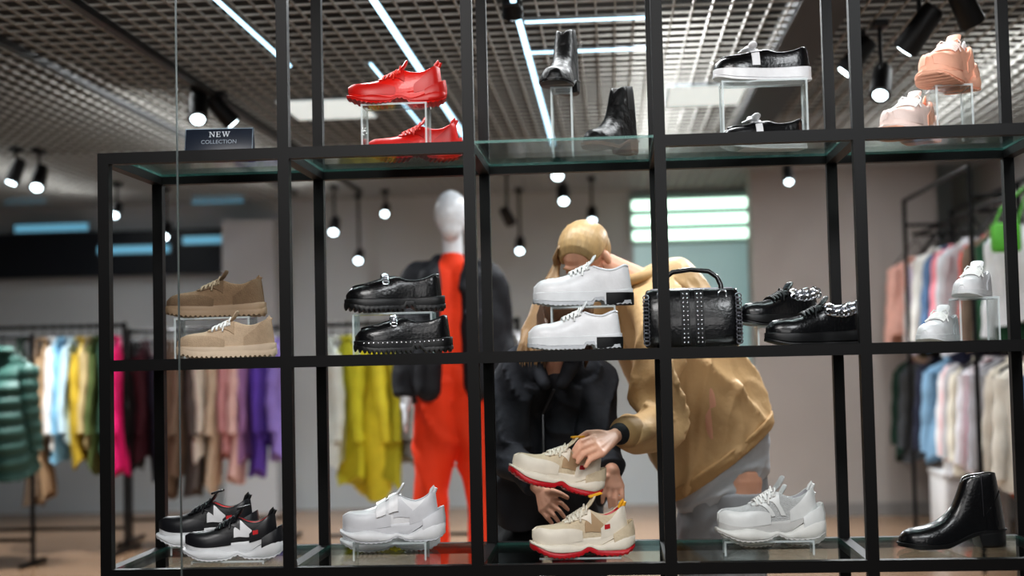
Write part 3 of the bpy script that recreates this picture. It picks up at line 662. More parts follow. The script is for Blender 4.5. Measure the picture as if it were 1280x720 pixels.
# ------------------------------------------------------------------ clothes
def garment(kind, label, group, loc, rz, col, ln=.8, hw=.2, thick=.05, sleeves=True, quilt=False, cat='garment', rough=.8, drop=.09):
    t = thing(kind, label, cat, loc, group, Matrix.Rotation(rz, 4, 'Z')); cm = mat('cloth_%d_%d_%d' % col, col, rough, bump=.3, scale=14, var=.18)
    ph = random.random()*6; rg = []; N = 28; nz = 26 if not quilt else 60; nf = random.choice((4, 5, 6, 7)); ln *= random.uniform(.93, 1.07)
    for i in range(nz+1):
        u = i/nz; z = -drop-ln*u
        w = lerp([(0,.055),(.03,.09),(.07,.16),(.13,hw),(.2,hw*.98),(.5,hw*.93),(1,hw*1.08)], u); d = lerp([(0,.022),(.1,.032),(.3,thick),(1,thick*1.15)], u)
        q = 1+(.32*abs(math.sin(u*ln*34)) if quilt else 0)
        k = .36*min(1, u*2.2) if not quilt else .1
        rg.append([V((d*q*math.sin(a)*(1+k*math.sin(nf*a+ph+u))+.018*math.sin(z*7+ph), w*(1+.08*(q-1))*math.cos(a), z+.04*u*u*math.sin(2*a+ph))) for a in [2*PI*j/N for j in range(N)]])
    m = MB(); m.loft(rg); m.build('body', cm, t, ang=80)
    if sleeves:
        for s in (-1, 1):
            pts = []; rr = []; ns = 16 if not quilt else 40
            for i in range(ns):
                u = i/(ns-1); pts.append((.012*math.sin(u*5+ph), s*(hw-.035+.05*u), -drop-ln*.09-.03-.54*u))
                rr.append((.05-.014*u)*(1.2+.26*abs(math.sin(u*20)) if quilt else 1+.09*math.sin(u*20+ph))*min(1, thick/.05))
            m = MB(); m.tube(pts, rr, 12); m.build('sleeve', cm, t, ang=80)
        m = MB(); m.tube([V((.03*math.cos(a), .06*math.sin(a), -drop+.004)) for a in [i*PI/6 for i in range(12)]], .013 if not quilt else .026, 8, True); m.build('collar', cm, t)
    m = MB(); m.tube([(0, 0, -.05), (0, 0, -.03), (0, .012, -.012), (0, .018, .004), (0, .012, .018), (0, 0, .022), (0, -.012, .018)], .003, 6)
    m.tube([(0, -hw*.8, -drop-.05), (0, 0, -.05), (0, hw*.8, -drop-.05)], .005, 6)
    m.build('hanger', M_blk, t)
    return t
def rail_rack(p0, p1, z, label, foot=.28):
    p0 = V((p0.x, p0.y, 0)); p1 = V((p1.x, p1.y, 0)); c = (p0+p1)/2; t = thing('clothes_rack', label, 'clothes rack', c, 'floor standing clothes racks'); d = (p1-p0).normalized(); n = V((-d.y, d.x, 0)); up_ = V((0,0,1))
    m = MB(); m.tube([p0+up_*z, p1+up_*z], .013, 10); m.build('rail', M_blk, t, True, True)
    for p in (p0, p1):
        m = MB(); m.tube([p+up_*.012, p+up_*(z+.02)], .016, 8); m.build('upright', M_blk, t, True, True)
        m = MB(); m.tube([p-n*foot+up_*.015, p+n*foot+up_*.015], .015, 8); m.build('foot', M_blk, t, True, True)
    m = MB(); m.tube([p0+up_*.16, p1+up_*.16], .012, 8); m.build('lower_bar', M_blk, t, True, True)
Z1 = 1.55; Y1 = 9.6
rail_rack(at(-40, 460, Y1), at(156, 460, Y1), Z1, 'black clothes rack at far left with colourful clothes')
def hang(px, Y, z, *a, **k):
    c = at(px, 450, Y); return garment(a[0], a[1], a[2], V((c.x, Y, z)), *a[3:], **k)
gl = 'clothes on the far left rack'
hang(4, 9.0, 1.47, 'puffer_jacket', 'green quilted puffer jacket at the left edge', gl, 1.25, (48, 82, 74), .8, .24, .11, quilt=True, rough=.55)
rail_rack(at(-60, 460, 9.0), at(40, 460, 9.0), 1.47, 'short black clothes rack at the left edge carrying the puffer jacket', .2)
for px, kind, lab, rz, col, ln, th in ((28,'coat','dark green coat hanging behind the puffer jacket',.2,(40,58,48),.9,.045),(42,'long_coat','long taupe coat next to the green puffer jacket',.3,(124,104,86),1.1,.05),(55,'long_coat','camel coat left of the off-white shirt',.15,(160,132,102),1.0,.04),
    (67,'shirt','off-white shirt between camel coat and pale blue shirt',.15,(222,218,214),.74,.035),(78,'shirt','pale blue shirt on the far left rack',.2,(130,178,204),.78,.045),(89,'shirt','ice blue shirt left of the mustard jacket',.1,(184,208,220),.7,.03),
    (101,'jacket','mustard yellow jacket on the far left rack',.2,(184,154,44),.86,.045),(112,'jacket','sand coloured jacket between mustard and olive ones',.1,(180,160,116),.76,.03),(122,'jacket','olive green jacket right of the mustard one',.1,(80,94,48),.9,.035),(132,'jacket','bottle green jacket beside the magenta dress',.1,(34,66,50),.8,.03),
    (144,'dress','magenta dress hanging by the rack upright on the left',.15,(214,14,106),.93,.05)):
    hang(px, Y1, Z1, kind, lab, gl, rz+random.uniform(-.1,.15), col, ln, random.uniform(.18,.22), th)
rail_rack(at(162, 460, 10.1), at(362, 460, 10.1), 1.52, 'black clothes rack behind the left bay with brown, pink and violet clothes')
gl = 'clothes on the rack behind the left bay'
for px, kind, lab, col, ln, rz, th in ((170,'coat','black coat next to the magenta dress',(22,20,24),.94,.15,.045),(183,'coat','dark maroon coat behind the left rear post',(66,18,32),.86,.1,.045),(197,'coat','navy coat right behind the left rear post',(34,36,54),1.0,.1,.04),(211,'long_coat','brown long coat right of the rear left post',(114,94,78),1.1,.2,.05),(225,'long_coat','mocha long coat between the brown and grey-brown ones',(134,114,98),.96,.1,.04),
    (239,'long_coat','grey-brown long coat under the taupe sneakers',(92,84,80),1.12,.2,.05),(254,'coat','ivory coat left of the cream one',(216,206,194),.88,.1,.035),(267,'coat','cream coat under the beige sneaker',(204,184,162),1.0,.2,.04),(281,'blouse','dusty pink blouse under the beige sneaker',(206,152,154),.88,.2,.045),
    (295,'blouse','pale pink blouse left of the violet tops',(228,190,184),.94,.15,.045),(308,'top','mauve top between the pink and violet ones',(160,118,166),.8,.1,.035),(320,'top','violet top near the second tall post',(108,78,186),.92,.2,.045),(333,'top','deep purple top left of the lilac one',(84,58,148),.76,.1,.035),(345,'top','lilac top half behind the second tall post',(150,130,208),.86,.2,.045)):
    hang(px, 10.1, 1.52, kind, lab, gl, rz+random.uniform(-.1,.15), col, ln, random.uniform(.18,.22), th)
rail_rack(at(404, 460, 9.0), at(648, 460, 9.0), 1.5, 'black clothes rack behind the mannequin with yellow and grey clothes')
gl = 'clothes on the rack behind the mannequin'
for px, kind, lab, col, ln, rz in ((416,'blouse','white blouse beside the rear post left of the yellow hoodies',(212,218,212),.8,.3),(434,'hoodie','yellow-green hoodie, leftmost of the three yellow ones',(206,200,52),.95,.5),(460,'hoodie','lemon yellow hoodie, middle of the three yellow ones',(234,222,70),1.02,.65),
    (484,'hoodie','dark lime hoodie just left of the mannequin',(186,180,46),.88,.45),(503,'jacket','grey jacket touching the mannequin jacket',(124,124,120),.78,.3),(622,'long_coat','beige long coat between the mannequin and the charcoal jacket',(190,166,138),1.0,.5),(642,'jacket','pale grey jacket behind the charcoal jacket person',(146,146,148),.8,.3)):
    hang(px, 9.0, 1.5, kind, lab, gl, rz, col, ln, .2, .055)
RX = 2.3
rr_ = thing('clothes_rack', 'tall two-level black clothes rack along the right wall', 'clothes rack', (RX, 9.2, 0))
for Y in (7.3, 9.1, 10.85):
    m = MB(); m.tube([(RX+.27, Y, 0), (RX+.27, Y, 2.3)], .018, 8); m.build('upright', M_blk, rr_, True, True)
    for z in (2.12, 1.28):
        m = MB(); m.tube([(RX+.27, Y, z), (RX-.02, Y, z)], .012, 8); m.build('arm', M_blk, rr_, True, True)
for Y in (8.2, 10.0):
    m = MB(); m.tube([(RX-.25, Y, 0), (RX-.25, Y, 2.3)], .014, 8); m.build('front_upright', M_blk, rr_, True, True)
    for z in (2.12, 1.28):
        m = MB(); m.tube([(RX-.25, Y, z), (RX+.02, Y, z)], .012, 8); m.build('arm', M_blk, rr_, True, True)
for z in (2.12, 1.28):
    m = MB(); m.tube([(RX, 7.3, z), (RX, 10.85, z)], .013, 10); m.build('rail', M_blk, rr_, True, True)
m = MB(); m.tube([(RX+.27, 7.3, 2.29), (RX+.27, 10.85, 2.29)], .014, 8); m.build('top_bar', M_blk, rr_, True, True)
m = MB(); m.tube([(RX-.25, 8.2, 2.29), (RX-.25, 10.0, 2.29)], .014, 8); m.build('top_bar', M_blk, rr_, True, True)
gl = 'clothes on the upper right rail'
cols = [('blush pink',(236,188,174)),('white',(232,232,232)),('wine red',(160,36,48)),('pale lilac',(204,194,214)),('black',(24,24,28)),('off-white',(222,220,214)),('slate blue',(86,116,150)),('rose pink',(222,140,150)),('cream white',(228,222,206)),('navy',(28,34,64)),('pale grey',(186,188,192)),('coral red',(206,70,60)),('snow white',(236,236,238)),('taupe',(124,106,92)),('forest green',(36,82,56)),('chalk white',(218,220,222))]
for k, (nm, c) in enumerate(cols):
    garment('top', '%s top on the upper rail of the right rack' % nm, gl, V((RX+random.uniform(-.05,.05), 10.7-.165*k, 2.12)), PI/2+random.uniform(-.35, .35), c, random.uniform(.5,.76), random.uniform(.16,.21), .05, drop=.19)
gl = 'clothes on the lower right rail'
cols = [('dark green',(16,52,40)),('black',(24,24,27)),('graphite',(60,62,66)),('bright yellow',(206,194,40)),('dark navy',(30,34,54)),('light blue',(130,166,194)),('white',(232,232,232)),('pale pink',(226,188,190)),('pale grey',(190,190,194)),('ivory white',(230,224,208)),('charcoal',(56,56,62)),('pearl white',(224,224,228)),('magenta',(190,26,104)),('dove grey',(164,164,170)),('off-white',(222,214,200)),('near-black',(36,36,40)),('brick orange',(190,92,52)),('bone white',(214,208,196)),('steel blue',(72,96,124))]
for k, (nm, c) in enumerate(cols):
    garment('dress' if k > 5 else 'jacket', '%s garment on the lower rail of the right rack' % nm, gl, V((RX+random.uniform(-.05,.05), 10.7-.175*k, 1.28)), PI/2+random.uniform(-.35, .35), c, random.uniform(.54,.76), random.uniform(.16,.21), .05)
t = thing('shoulder_bag', 'small green bag hanging from the upper right rail', 'bag', (2.18, 7.98, 1.78))
m = MB(); m.box(-.075, .075, -.05, .05, 0, .16, .02); m.build('body', mat('green_bag', (88, 168, 56), .5), t)
m = MB(); m.tube([(-.06, 0, .15), (-.02, 0, .24), (.11, 0, .355), (.135, 0, .355), (.09, 0, .24), (.065, 0, .15)], .006, 8); m.build('strap', mat('green_bag'), t)
c0, c1 = at(1160, 600, 10.0), at(1236, 600, 10.0)
t = thing('low_cabinet', 'low white cabinet on the floor under the right clothes rack', 'cabinet', (c0.x+.2, 9.75, 0))
m = MB(); m.box(c0.x, c1.x, 9.5, 9.95, .04, .42, .006); m.build('body', mat('cab_white', (216, 216, 216), .4), t, True, True)
m = MB(); m.box(c0.x-.01, c1.x+.01, 9.48, 9.96, .42, .45, .004); m.build('top', mat('cab_white'), t, True, True)
m = MB(); m.box(c0.x+.02, c1.x-.02, 9.54, 9.91, 0, .04); m.build('plinth', M_blk, t, False, True)
m = MB(); m.box(c0.x+.015, c1.x-.015, 9.488, 9.5, .06, .4, .003); m.build('door', mat('cab_white2', (204, 204, 206), .4), t, True, True)
# ------------------------------------------------------------------ cloth shells
def ridge(x): return (1-abs(math.sin(x)))**2-.3
def body_loft(bl, keys, n=60, N=84, fold=1.0, ph=0):
    """cloth shell through key rings ((left px), (right px), Y, depth); folds run round and across it"""
    m_ = len(keys)-1; cols = list(zip(*[(at(*l, Y), at(*r, Y), d) for l, r, Y, d in keys])); rings = []
    def cr(vals, v):
        if isinstance(vals[0], Vector): return V([interp([(i/m_, q[c]) for i, q in enumerate(vals)], v) for c in range(3)])
        return interp([(i/m_, q) for i, q in enumerate(vals)], v)
    for i in range(n+1):
        v = i/n; l, r, d = (cr(c, v) for c in cols); c = (l+r)/2; ax = (r-l)/2; ring = []
        for j in range(N):
            a = 2*PI*j/N; env = math.sin(PI*min(1, .1+v*1.05))
            f = 1+fold*(.024*math.sin(5*a+7*v+ph)*(1-v*.6)+.10*ridge(8*v+2.4*math.sin(a+ph)+1.3*math.cos(2*a)+ph)*env+.05*ridge(3.2*a-6*v+ph)*(1-v*.7)+.04*ridge(17*v-3*math.cos(a+.6)+1.7*math.sin(2*a+ph))*env)
            side = abs(math.cos(a)); g = 1+(f-1)*(.45 if side > .8 else 1)
            ring.append(c+ax*math.cos(a)*g+V((0, 1, .12))*(math.sin(a)*d*f))
        rings.append(ring)
    bl.loft(rings)
def sleeve(bl, pts, rr, n=44, ph=0, k=.07):
    m_ = len(pts)-1; P_ = []; R_ = []
    for i in range(n+1):
        v = i/n; P_.append(V([interp([(q/m_, p[c]) for q, p in enumerate(pts)], v) for c in range(3)]))
        R_.append(interp([(q/m_, x) for q, x in enumerate(rr)], v))
    ref = V((0, 0, 1)); rings = []
    for i, p in enumerate(P_):
        v = i/n; t = (P_[min(i+1, n)]-P_[max(i-1, 0)]).normalized(); a = (ref-t*ref.dot(t)).normalized() if abs(t.dot(ref)) < .98 else V((1, 0, 0)); b = t.cross(a); ref = a
        rings.append([p+(a*math.cos(q)+b*math.sin(q))*R_[i]*(1+k*.6*math.sin(3*q+i*.4+ph)+k*2*ridge(11*v+1.6*math.sin(q+ph)+.8*math.cos(2*q)+ph)*math.sin(PI*min(1, .1+v))) for q in [2*PI*j/32 for j in range(32)]])
    bl.loft(rings)
# ------------------------------------------------------------------ mannequin
MY = 6.85; mc = at(568, 450, MY); B0 = V((mc.x, MY, .2))
pl = thing('plinth', 'low white plinth under the mannequin', 'plinth', (mc.x, MY, 0))
m = MB(); m.box(-.4, .4, -.35, .35, 0, .17, .004); m.build('base', mat('plinth_white', (205, 206, 208), .35), pl)
m = MB(); m.box(-.41, .41, -.36, .36, .17, .2, .004); m.build('top', mat('plinth_white'), pl)
mn = thing('mannequin', 'white faceless mannequin in dark jacket and orange-red shirt and trousers', 'mannequin', B0)
O = lambda x, y, z: B0+V((x, y, z))
bl = Blob()
bl.ball(O(0, -.01, 1.765), (.083, .1, .115), 24); bl.ball(O(0, -.035, 1.70), (.056, .062, .07), 20)
bl.path([(O(0, .01, 1.70), .05), (O(0, .02, 1.56), .052), (O(0, .03, 1.48), .08)])
for s in (-1, 1):
    bl.path([(O(0, .03, 1.46), .09), (O(s*.15, .03, 1.44), .07), (O(s*.215, .05, 1.16), .045), (O(s*.23, -.02, .93), .034), (O(s*.235, -.05, .84), .03)])
    for k in range(4): bl.path([(O(s*.235, -.05+.018*(k-1.5)-.01, .83), .013), (O(s*.237, -.055+.02*(k-1.5)-.01, .76), .01), (O(s*.232, -.06+.02*(k-1.5)-.01, .71+.008*abs(k-1.5)), .008)])
    bl.path([(O(s*.232, -.08, .83), .013), (O(s*.225, -.11, .785), .01), (O(s*.22, -.115, .755), .008)])
    bl.path([(O(s*.05, .03, 1.3), .12), (O(s*.05, .02, 1.08), .1), (O(s*.07, .03, .93), .12), (O(s*.1, .01, .5), .06), (O(s*.11, .04, .09), .036), (O(s*.12, -.09, .03), .03)])
bl.fuse('body', mat('mannequin_white', (228, 230, 234), .25, var=.02), mn, .009, 5)
orr = mat('orange_red', (234, 66, 24), .75, bump=.3, scale=6, bscale=20, var=.15, bdist=.015)
bl = Blob()
for s in (-1, 1): bl.path([(O(s*.06, .01, 1.44), .1), (O(s*.06, -.005, 1.25), .125), (O(s*.055, .01, 1.0), .125)])
bl.path([(O(0, .01, 1.5), .07), (O(0, .015, 1.54), .06)])
bl.fuse('shirt', orr, mn, .011, 3, .012, .12)
bl = Blob()
for s in (-1, 1): sleeve(bl, [O(s*.05, .02, 1.06), O(s*.068, .02, .88), O(s*.098, .01, .68), O(s*.12, 0, .48), O(s*.128, .02, .28), O(s*.13, .03, .06)], [.13, .135, .11, .09, .082, .078], ph=s, k=.13)
bl.fuse('trousers', orr, mn, .009, 1)
dj = mat('dark_denim', (24, 25, 31), .7, bump=.4, scale=20)
bl = Blob()
for s in (-1, 1):
    bl.path([(O(s*.13, .03, 1.46), .085), (O(s*.14, .02, 1.25), .115), (O(s*.145, .03, .95), .12)])
    bl.path([(O(s*.1, -.07, 1.45), .055), (O(s*.105, -.1, 1.2), .064), (O(s*.115, -.1, .92), .064)])
    sleeve(bl, [O(s*.12, .03, 1.47), O(s*.18, .03, 1.42), O(s*.215, .05, 1.16), O(s*.235, .01, 1.02), O(s*.24, -.02, .88)], [.08, .085, .075, .07, .062], ph=s, k=.08)
    bl.path([(O(0, .1, 1.53), .04), (O(s*.075, .06, 1.54), .035), (O(s*.08, -.06, 1.49), .03), (O(s*.062, -.12, 1.4), .024)])
bl.path([(O(0, .08, 1.42), .09), (O(0, .09, .95), .11)])
jk = bl.fuse('jacket', dj, mn, .009, 2, .012, .1)
for s in (-1, 1):
    m = MB(); m.box(s*.115-.045, s*.115+.045, -.174, -.158, 1.27, 1.29, .002); m.build('pocket_flap', mat('denim_trim', (50, 52, 62), .6), jk, True)
m = MB(); m.tube([(0, .2, 0), (0, .2, .012)], [.14, .14], 28); m.build('base_plate', mat('chrome', (190, 192, 196), .2, 1), mn)
for s in (-1, 1):
    bl = Blob(); bl.path([(O(s*.115, .06, .05), .045), (O(s*.12, -.05, .036), .042), (O(s*.122, -.15, .032), .034)]); bl.fuse('shoe', wht, mn, .008, 3)
# ------------------------------------------------------------------ people
skin = mat('skin', (222, 170, 144), .5, var=.06, scale=20)
def frame(loc, f, u=(0,0,1)):
    f = V(f).normalized(); x = f.cross(V(u)).normalized(); z = x.cross(f)
    return Matrix(((x.x, f.x, z.x, loc.x), (x.y, f.y, z.y, loc.y), (x.z, f.z, z.z, loc.z), (0,0,0,1)))
def head(bl, M):
    Rm = M.to_3x3().to_4x4(); P = lambda x, y, z: M @ V((x, y, z))
    def e(c, r, q=None): bl.ball(P(*c), r, 20, Rm @ (q or Matrix()))
    e((0,-.012,.03), (.074,.094,.084)); e((0,.022,-.035), (.058,.07,.08)); e((0,.06,-.096), (.026,.024,.02)); e((0,.074,.026), (.048,.016,.012))
    for s in (-1, 1):
        e((s*.04,.055,-.03), (.022,.026,.02)); e((s*.079,-.008,-.012), (.011,.019,.031)); e((s*.03,.076,.008), (.016,.012,.011))
    bl.path([(P(0,.085,.008), .008), (P(0,.104,-.03), .0115)])
    for s in (-1, 1): bl.ball(P(s*.011,.092,-.034), .0085, 10)
    e((0,.083,-.06), (.022,.010,.0055)); e((0,.082,-.071), (.019,.010,.006))
def face_parts(root, M):
    L2 = Matrix.Translation(-V(root.location)) @ M
    for s in (-1, 1):
        m = MB(); m.ball(L2 @ V((s*.03, .0815, .006)), .009, 12); e = m.build('eye', mat('eye_white', (232, 228, 224), .2), root)
        m = MB(); m.ball(L2 @ V((s*.03, .0885, .004)), .0042, 10); m.build('iris', mat('iris', (60, 46, 36), .2), e)
        m = MB(); m.tube([L2 @ V((s*.014, .09, .026)), L2 @ V((s*.03, .088, .031)), L2 @ V((s*.047, .078, .027))], .003, 6); m.build('eyebrow', mat('brow', (130, 96, 60), .8), root)
    m = MB(); m.ball(L2 @ V((0, .0865, -.0655)), (.021, .0075, .0075), 14, M.to_3x3().to_4x4()); m.build('lips', mat('lips', (190, 110, 100), .4), root)
def fingers(bl, wrist, kn, mids, tips, thumb, r=.0088):
    for k in kn: bl.cap(wrist, k, .020, .0112)
    for a, b in zip(kn, kn[1:]): bl.cap(a, b, .0112, .0112)
    for a, b, c in zip(kn, mids, tips): bl.path([(a, r*1.12), (b, r), (b.lerp(c, .6), r*.95), (c, r*.82)])
    bl.path([(wrist.lerp(kn[0], .35), .015), (thumb[0], .0115), (thumb[1], .0095), (thumb[2], .008)])
def hairmat(n, c): return mat(n, c, .42, var=.3, scale=60, bump=.15, bscale=160, stretch=(1, 1, .15))
def strands(bl, P, n=30, sweep=.6, r=.0075):
    """soft combed locks swept from the hairline back over the skull"""
    for s in (-1, 1):
        for k in range(n):
            th = rad(-4+100*k/(n-1)); pts = []
            for i in range(10):
                sy = .86-1.78*i/9; cy = math.sqrt(max(.03, 1-sy*sy)); g = .965+.006*math.sin(k*2.1)
                pts.append((P(s*.081*math.sin(th)*(.3+.7*cy)*g, -.022+.098*sy*g, .036+.088*math.cos(th)*cy*g-.012*max(0, -sy)), r*(.6 if i in (0, 9) else 1)))
            bl.lock(pts)
# --- A: tan jacket, bent over to the left, holding the sneaker
LA = V((.69, -.72, 0)); FA = V((-.72, -.69, 0))
p0 = at(902, 590, 5.2); p1 = at(866, 470, 5.13); p2 = at(806, 360, 5.05); hA = at(731, 322, 4.97)
A = thing('person', 'blond person in tan jacket and grey trousers bending to hold up a beige sneaker', 'person', (p0.x, p0.y, 0))
MA = frame(hA, (-.3, -.6, -.74))
sl = at(822, 388, 4.94); sr = p2-LA*.15+V((0, 0, -.06))
el = at(826, 528, 4.82); wl = at(772, 543, 4.55); er = V((.16, 5.34, 1.13)); wr = V((.27, 5.36, .92))
bl = Blob(); head(bl, MA)
bl.path([(MA @ V((0, -.03, -.05)), .052), (p2+V((0, 0, .01)), .055), (p1, .12), (p0+V((0,0,.02)), .13)])
def leg(s):
    hp = p0+LA*s*.075+V((0, 0, -.03)); return hp, V((hp.x-.015, hp.y-.03, .48)), V((hp.x, hp.y+.02, .1))
for s, sh in ((1, sl), (-1, sr)):
    bl.path([(p2, .05), (sh, .05), (el if s > 0 else er, .042), (wl if s > 0 else wr, .027)])
    hp, kn_, an_ = leg(s); bl.path([(hp, .09), (kn_, .06), (an_, .04), (V((hp.x, hp.y, .045))+FA*.12, .032)])
fy = 4.372
kn = [at(741, 547, 4.45), at(743, 554, 4.425), at(747, 561, 4.41), at(752, 568, 4.405)]
md = [at(725, 552, fy+.01), at(725, 560, fy), at(729, 568, fy), at(737, 575, fy+.005)]
tp = [at(717, 563, fy+.008), at(717, 571, fy), at(722, 578, fy), at(732, 583, fy+.004)]
fingers(bl, wl, kn, md, tp, [at(748, 541, 4.48), at(734, 541, 4.46), at(724, 547, 4.45)])
fingers(bl, wr, [wr+V((.02*k-.03, -.03, -.075)) for k in range(4)], [wr+V((.02*k-.03, -.04, -.115)) for k in range(4)], [wr+V((.02*k-.03, -.03, -.15)) for k in range(4)], [wr+V((-.045, -.03, -.04)), wr+V((-.055, -.04, -.07)), wr+V((-.055, -.04, -.09))])
bl.fuse('body', skin, A, .004, 3)
face_parts(A, MA)
Rm = MA.to_3x3().to_4x4(); bl = Blob(); P = lambda x, y, z: MA @ V((x, y, z))
bl.ball(P(0, -.024, .038), (.079, .095, .086), 28, Rm); bl.ball(P(0, -.055, .0), (.076, .07, .086), 24, Rm)
strands(bl, P)
bl.fuse('hair', hairmat('blond_hair', (180, 150, 108)), A, .0032, 4)
bl = Blob()
for k in range(42):   # long hair falling forward on the left of the picture
    f = (k % 14)/13; lay = k//14; j = random.uniform(-4, 4); rs = random.uniform(.8, 1.1); dy = .010*lay
    bl.lock([(P(.05, .045-.12*f, .095), .004*rs), (P(.078+.004*lay, .05-.11*f, .05), .0065*rs), (P(.088+.004*lay, .05-.11*f, .01), .0075*rs), (at(697-16*f+j*.4, 352+3*f, 4.915+dy+.02*f), .008*rs), (at(692-24*f+j*.6, 382, 4.885+dy+.02*f), .008*rs), (at(688-33*f-j*.4, 412, 4.865+dy+.015*f), .0075*rs), (at(684-35*f+j*.6, 434+4*math.sin(k), 4.85+dy), .006*rs), (at(681-34*f+j, 452+8*math.sin(k*2), 4.84+dy), .002)])
bl.fuse('long_hair', hairmat('shaded_blond_hair', (150, 120, 86)), A, .0034, 2)  # same blond hair in shadow; the shade is put into its darker colour
tan = mat('tan_cotton', (202, 168, 124), .6, bump=.4, scale=8, var=.08, bscale=40, bdist=.006)
JK = [((838, 626), (966, 528), 5.2, .15), ((828, 606), (962, 504), 5.2, .16), ((810, 562), (946, 468), 5.19, .165), ((797, 508), (926, 434), 5.17, .165), ((788, 456), (907, 398), 5.14, .16), ((781, 414), (890, 364), 5.11, .15), ((774, 382), (874, 338), 5.08, .13), ((775, 358), (854, 322), 5.06, .1), ((786, 346), (828, 324), 5.05, .07)]
bl = Blob(); body_loft(bl, JK, fold=1.8)
sleeve(bl, [p2+V((.03, -.01, -.03)), sl, sl.lerp(el, .55)+V((-.012, -.02, 0)), el, el.lerp(wl, .5)+V((0, 0, -.012)), wl.lerp(el, .2)], [.085, .092, .084, .082, .068, .053], ph=1, k=.17)
sleeve(bl, [p2-LA*.05, sr, sr.lerp(er, .5), er, wr.lerp(er, .2)], [.08, .085, .08, .075, .05], ph=2)
bl.fuse('jacket', tan, A, .005, 1)
bl = Blob()   # collar standing round the neck
for i in range(14):
    a0, a1 = 2*PI*i/14, 2*PI*(i+1)/14; c = p2+V((-.03, -.02, .03)); q = lambda a: c+V((.075*math.cos(a), .07*math.sin(a), .018*math.cos(a))); bl.cap(q(a0), q(a1), .02, .02)
bl.fuse('collar', mat('tan_trim', (184, 150, 106), .7), A, .006, 2)
bl = Blob(); body_loft(bl, [((836, 628), (968, 529), 5.2, .157), ((829, 613), (966, 512), 5.2, .165)], n=6, fold=.5); bl.fuse('hem_band', mat('tan_trim'), A, .006, 1)
wv = (el-wl).normalized()
bl = Blob(); bl.cap(wl+wv*.05, wl+wv*.08, .052, .055); bl.fuse('sleeve_cuff', mat('tan_trim'), A, .006, 2)
bl = Blob(); bl.cap(wl+wv*.012, wl+wv*.05, .036, .04); bl.fuse('knit_cuff', mat('dark_cuff', (36, 36, 40), .8), A, .005, 2)
bl = Blob(); body_loft(bl, [((848, 640), (962, 590), 5.2, .142), ((843, 624), (962, 548), 5.2, .144), ((842, 590), (955, 505), 5.2, .14)], n=24, fold=.7, ph=2); bl.fuse('shirt', mat('shirt_grey', (186, 189, 194), .85, bump=.3, scale=10, bscale=30), A, .006, 1)
tr = mat('grey_trousers', (150, 152, 156), .85, bump=.3, scale=10, bscale=30)
bl = Blob(); body_loft(bl, [((850, 740), (958, 740), 5.19, .115), ((849, 690), (960, 685), 5.19, .125), ((850, 640), (960, 605), 5.19, .13), ((850, 600), (955, 550), 5.19, .125)], n=28, fold=.8, ph=1)
for s in (-1, 1):
    hp, kn_, an_ = leg(s); sleeve(bl, [hp+V((0, 0, -.05)), hp.lerp(kn_, .6), kn_, kn_.lerp(an_, .5), an_+V((0, 0, -.02))], [.11, .108, .102, .094, .088], ph=s, k=.06)
bl.fuse('trousers', tr, A, .007, 1)
for s in (-1, 1):
    hp = p0+LA*s*.075; bl = Blob(); bl.path([(V((hp.x, hp.y+.03, .052)), .05), (V((hp.x, hp.y, .045))+FA*.08, .044), (V((hp.x, hp.y, .04))+FA*.17, .038)]); bl.fuse('shoe', wht, A, .008, 3)
# --- B: charcoal jacket, brown hair, crouching forward
b0 = V((-.25, 5.36, .74)); b1 = V((-.235, 5.12, 1.03)); b2 = V((-.2, 4.95, 1.235)); hB = at(710, 398, 4.79)
B = thing('person', 'person with brown hair in charcoal jacket stooping behind the beige sneakers', 'person', (b0.x, b0.y, 0))
MBm = frame(hB, (.15, -.68, -.72))
lat = V((.95, .3, -.1))
s1 = b2-lat*.14+V((0, .02, -.045)); s2 = b2+lat*.135+V((0, 0, -.045)); e1 = V((-.36, 4.86, .93)); e2 = V((-.04, 4.88, .91)); w1 = at(676, 612, 4.68); w2 = at(766, 590, 4.68)
bl = Blob(); head(bl, MBm)
bl.path([(MBm @ V((0, -.03, -.05)), .05), (b2, .055), (b1, .1), (b0, .12)])
for s, sh, e, w_ in ((-1, s1, e1, w1), (1, s2, e2, w2)):
    bl.path([(b2, .05), (sh, .05), (e, .038), (w_, .024)])
    k_ = V((b0.x+s*.13, 4.98, .44)); an = V((b0.x+s*.12, 5.24, .09)); bl.path([(b0+V((s*.085, 0, -.02)), .09), (k_, .06), (an, .038), (an+V((0, -.14, -.05)), .032)])
fingers(bl, w1, [at(690, 622, 4.655), at(687, 629, 4.65), at(682, 634, 4.65), at(677, 638, 4.655)], [at(702, 629, 4.64), at(699, 638, 4.635), at(692, 644, 4.635), at(684, 647, 4.64)], [at(710, 637, 4.645), at(706, 647, 4.64), at(699, 653, 4.64), at(690, 654, 4.645)], [at(690, 614, 4.65), at(700, 617, 4.645), at(709, 622, 4.645)], .008)
fingers(bl, w2, [at(757, 606, 4.66), at(763, 609, 4.655), at(770, 610, 4.655), at(777, 608, 4.66)], [at(754, 618, 4.645), at(762, 623, 4.64), at(770, 624, 4.64), at(778, 619, 4.645)], [at(753, 628, 4.65), at(762, 634, 4.645), at(770, 635, 4.645), at(778, 629, 4.65)], [at(754, 598, 4.655), at(747, 606, 4.65), at(743, 615, 4.65)], .008)
bl.fuse('body', skin, B, .004, 3)
face_parts(B, MBm)
bl = Blob(); P = lambda x, y, z: MBm @ V((x, y, z)); Rm = MBm.to_3x3().to_4x4()
bl.ball(P(0, -.024, .038), (.08, .095, .086), 24, Rm); bl.ball(P(0, -.055, -.005), (.08, .072, .09), 24, Rm)
strands(bl, P)
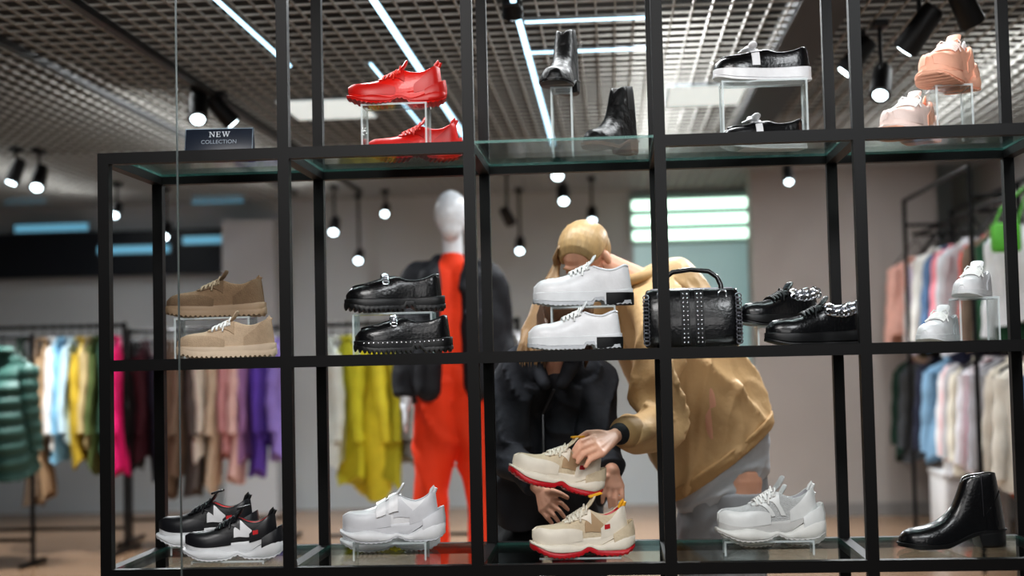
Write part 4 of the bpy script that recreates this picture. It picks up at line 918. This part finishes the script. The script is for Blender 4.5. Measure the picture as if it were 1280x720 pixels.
for s in (-1, 1):
    for k in range(14):
        f = k/13; bl.lock([(P(s*.08, .05-.11*f, .02), .007), (P(s*.088, .05-.11*f, -.04), .008), (P(s*.083, .055-.11*f, -.1), .0075), (P(s*(.075-.01*f), .06-.11*f, -.15), .005), (P(s*.07, .07-.11*f, -.175-.01*math.sin(k)), .002)])
bl.fuse('hair', hairmat('brown_hair', (92, 66, 48)), B, .0034, 3)
ch = mat('charcoal', (52, 54, 60), .75, bump=.4, scale=14, var=.2, bscale=30, bdist=.008, spec=.3)
bl = Blob()
for s in (-1, 0, 1): bl.path([(b0+V((s*.1, -.02, .04)), .135), (b1+lat*s*.1, .12), (b2+lat*s*.09+V((0, .03, -.05)), .075)])
sleeve(bl, [b2-lat*.06, s1, s1.lerp(e1, .5), e1, e1.lerp(w1, .5), w1.lerp(e1, .12)], [.072, .08, .07, .066, .054, .043], ph=1, k=.15)
sleeve(bl, [b2+lat*.06, s2, s2.lerp(e2, .5), e2, e2.lerp(w2, .5), w2.lerp(e2, .12)], [.072, .08, .07, .066, .054, .043], ph=2, k=.15)
for s in (-1, 1):
    sleeve(bl, [b2+lat*s*.08+V((0, -.02, -.05)), V((b0.x+s*.085, 5.01, 1.05)), V((b0.x+s*.085, 5.03, .88)), V((b0.x+s*.09, 5.1, .68))], [.065, .08, .09, .098], ph=s*2, k=.13)
    bl.path([(b2+V((0, .06, .05)), .04), (b2+V((s*.075, .03, .035)), .036), (b2+V((s*.06, -.07, -.01)), .03), (b2+V((s*.03, -.11, -.07)), .022)])
bl.fuse('jacket', ch, B, .006, 1)
m = MB(); zp = [b2+V((0, -.1, -.09)), V((b0.x+.005, 4.965, 1.06)), V((b0.x+.005, 4.955, .93)), V((b0.x, 4.98, .8))]; m.tube(zp, .005, 8); m.build('zipper', mat('zip_grey', (120, 122, 126), .35, .7), B, True, True)
bl = Blob()
for s in (-1, 1):
    k_ = V((b0.x+s*.13, 4.98, .44)); an = V((b0.x+s*.12, 5.24, .12)); bl.path([(b0+V((s*.085, 0, -.03)), .12), (k_, .085), (an, .06)])
bl.fuse('trousers', mat('black_trousers', (22, 22, 25), .8, bump=.3), B, .01, 3, .015, .09)
for s in (-1, 1):
    an = V((b0.x+s*.12, 5.24, .05)); bl = Blob(); bl.path([(an+V((0, .03, 0)), .048), (an+V((0, -.08, -.006)), .043), (an+V((0, -.16, -.012)), .037)]); bl.fuse('shoe', blkm, B, .008, 3)
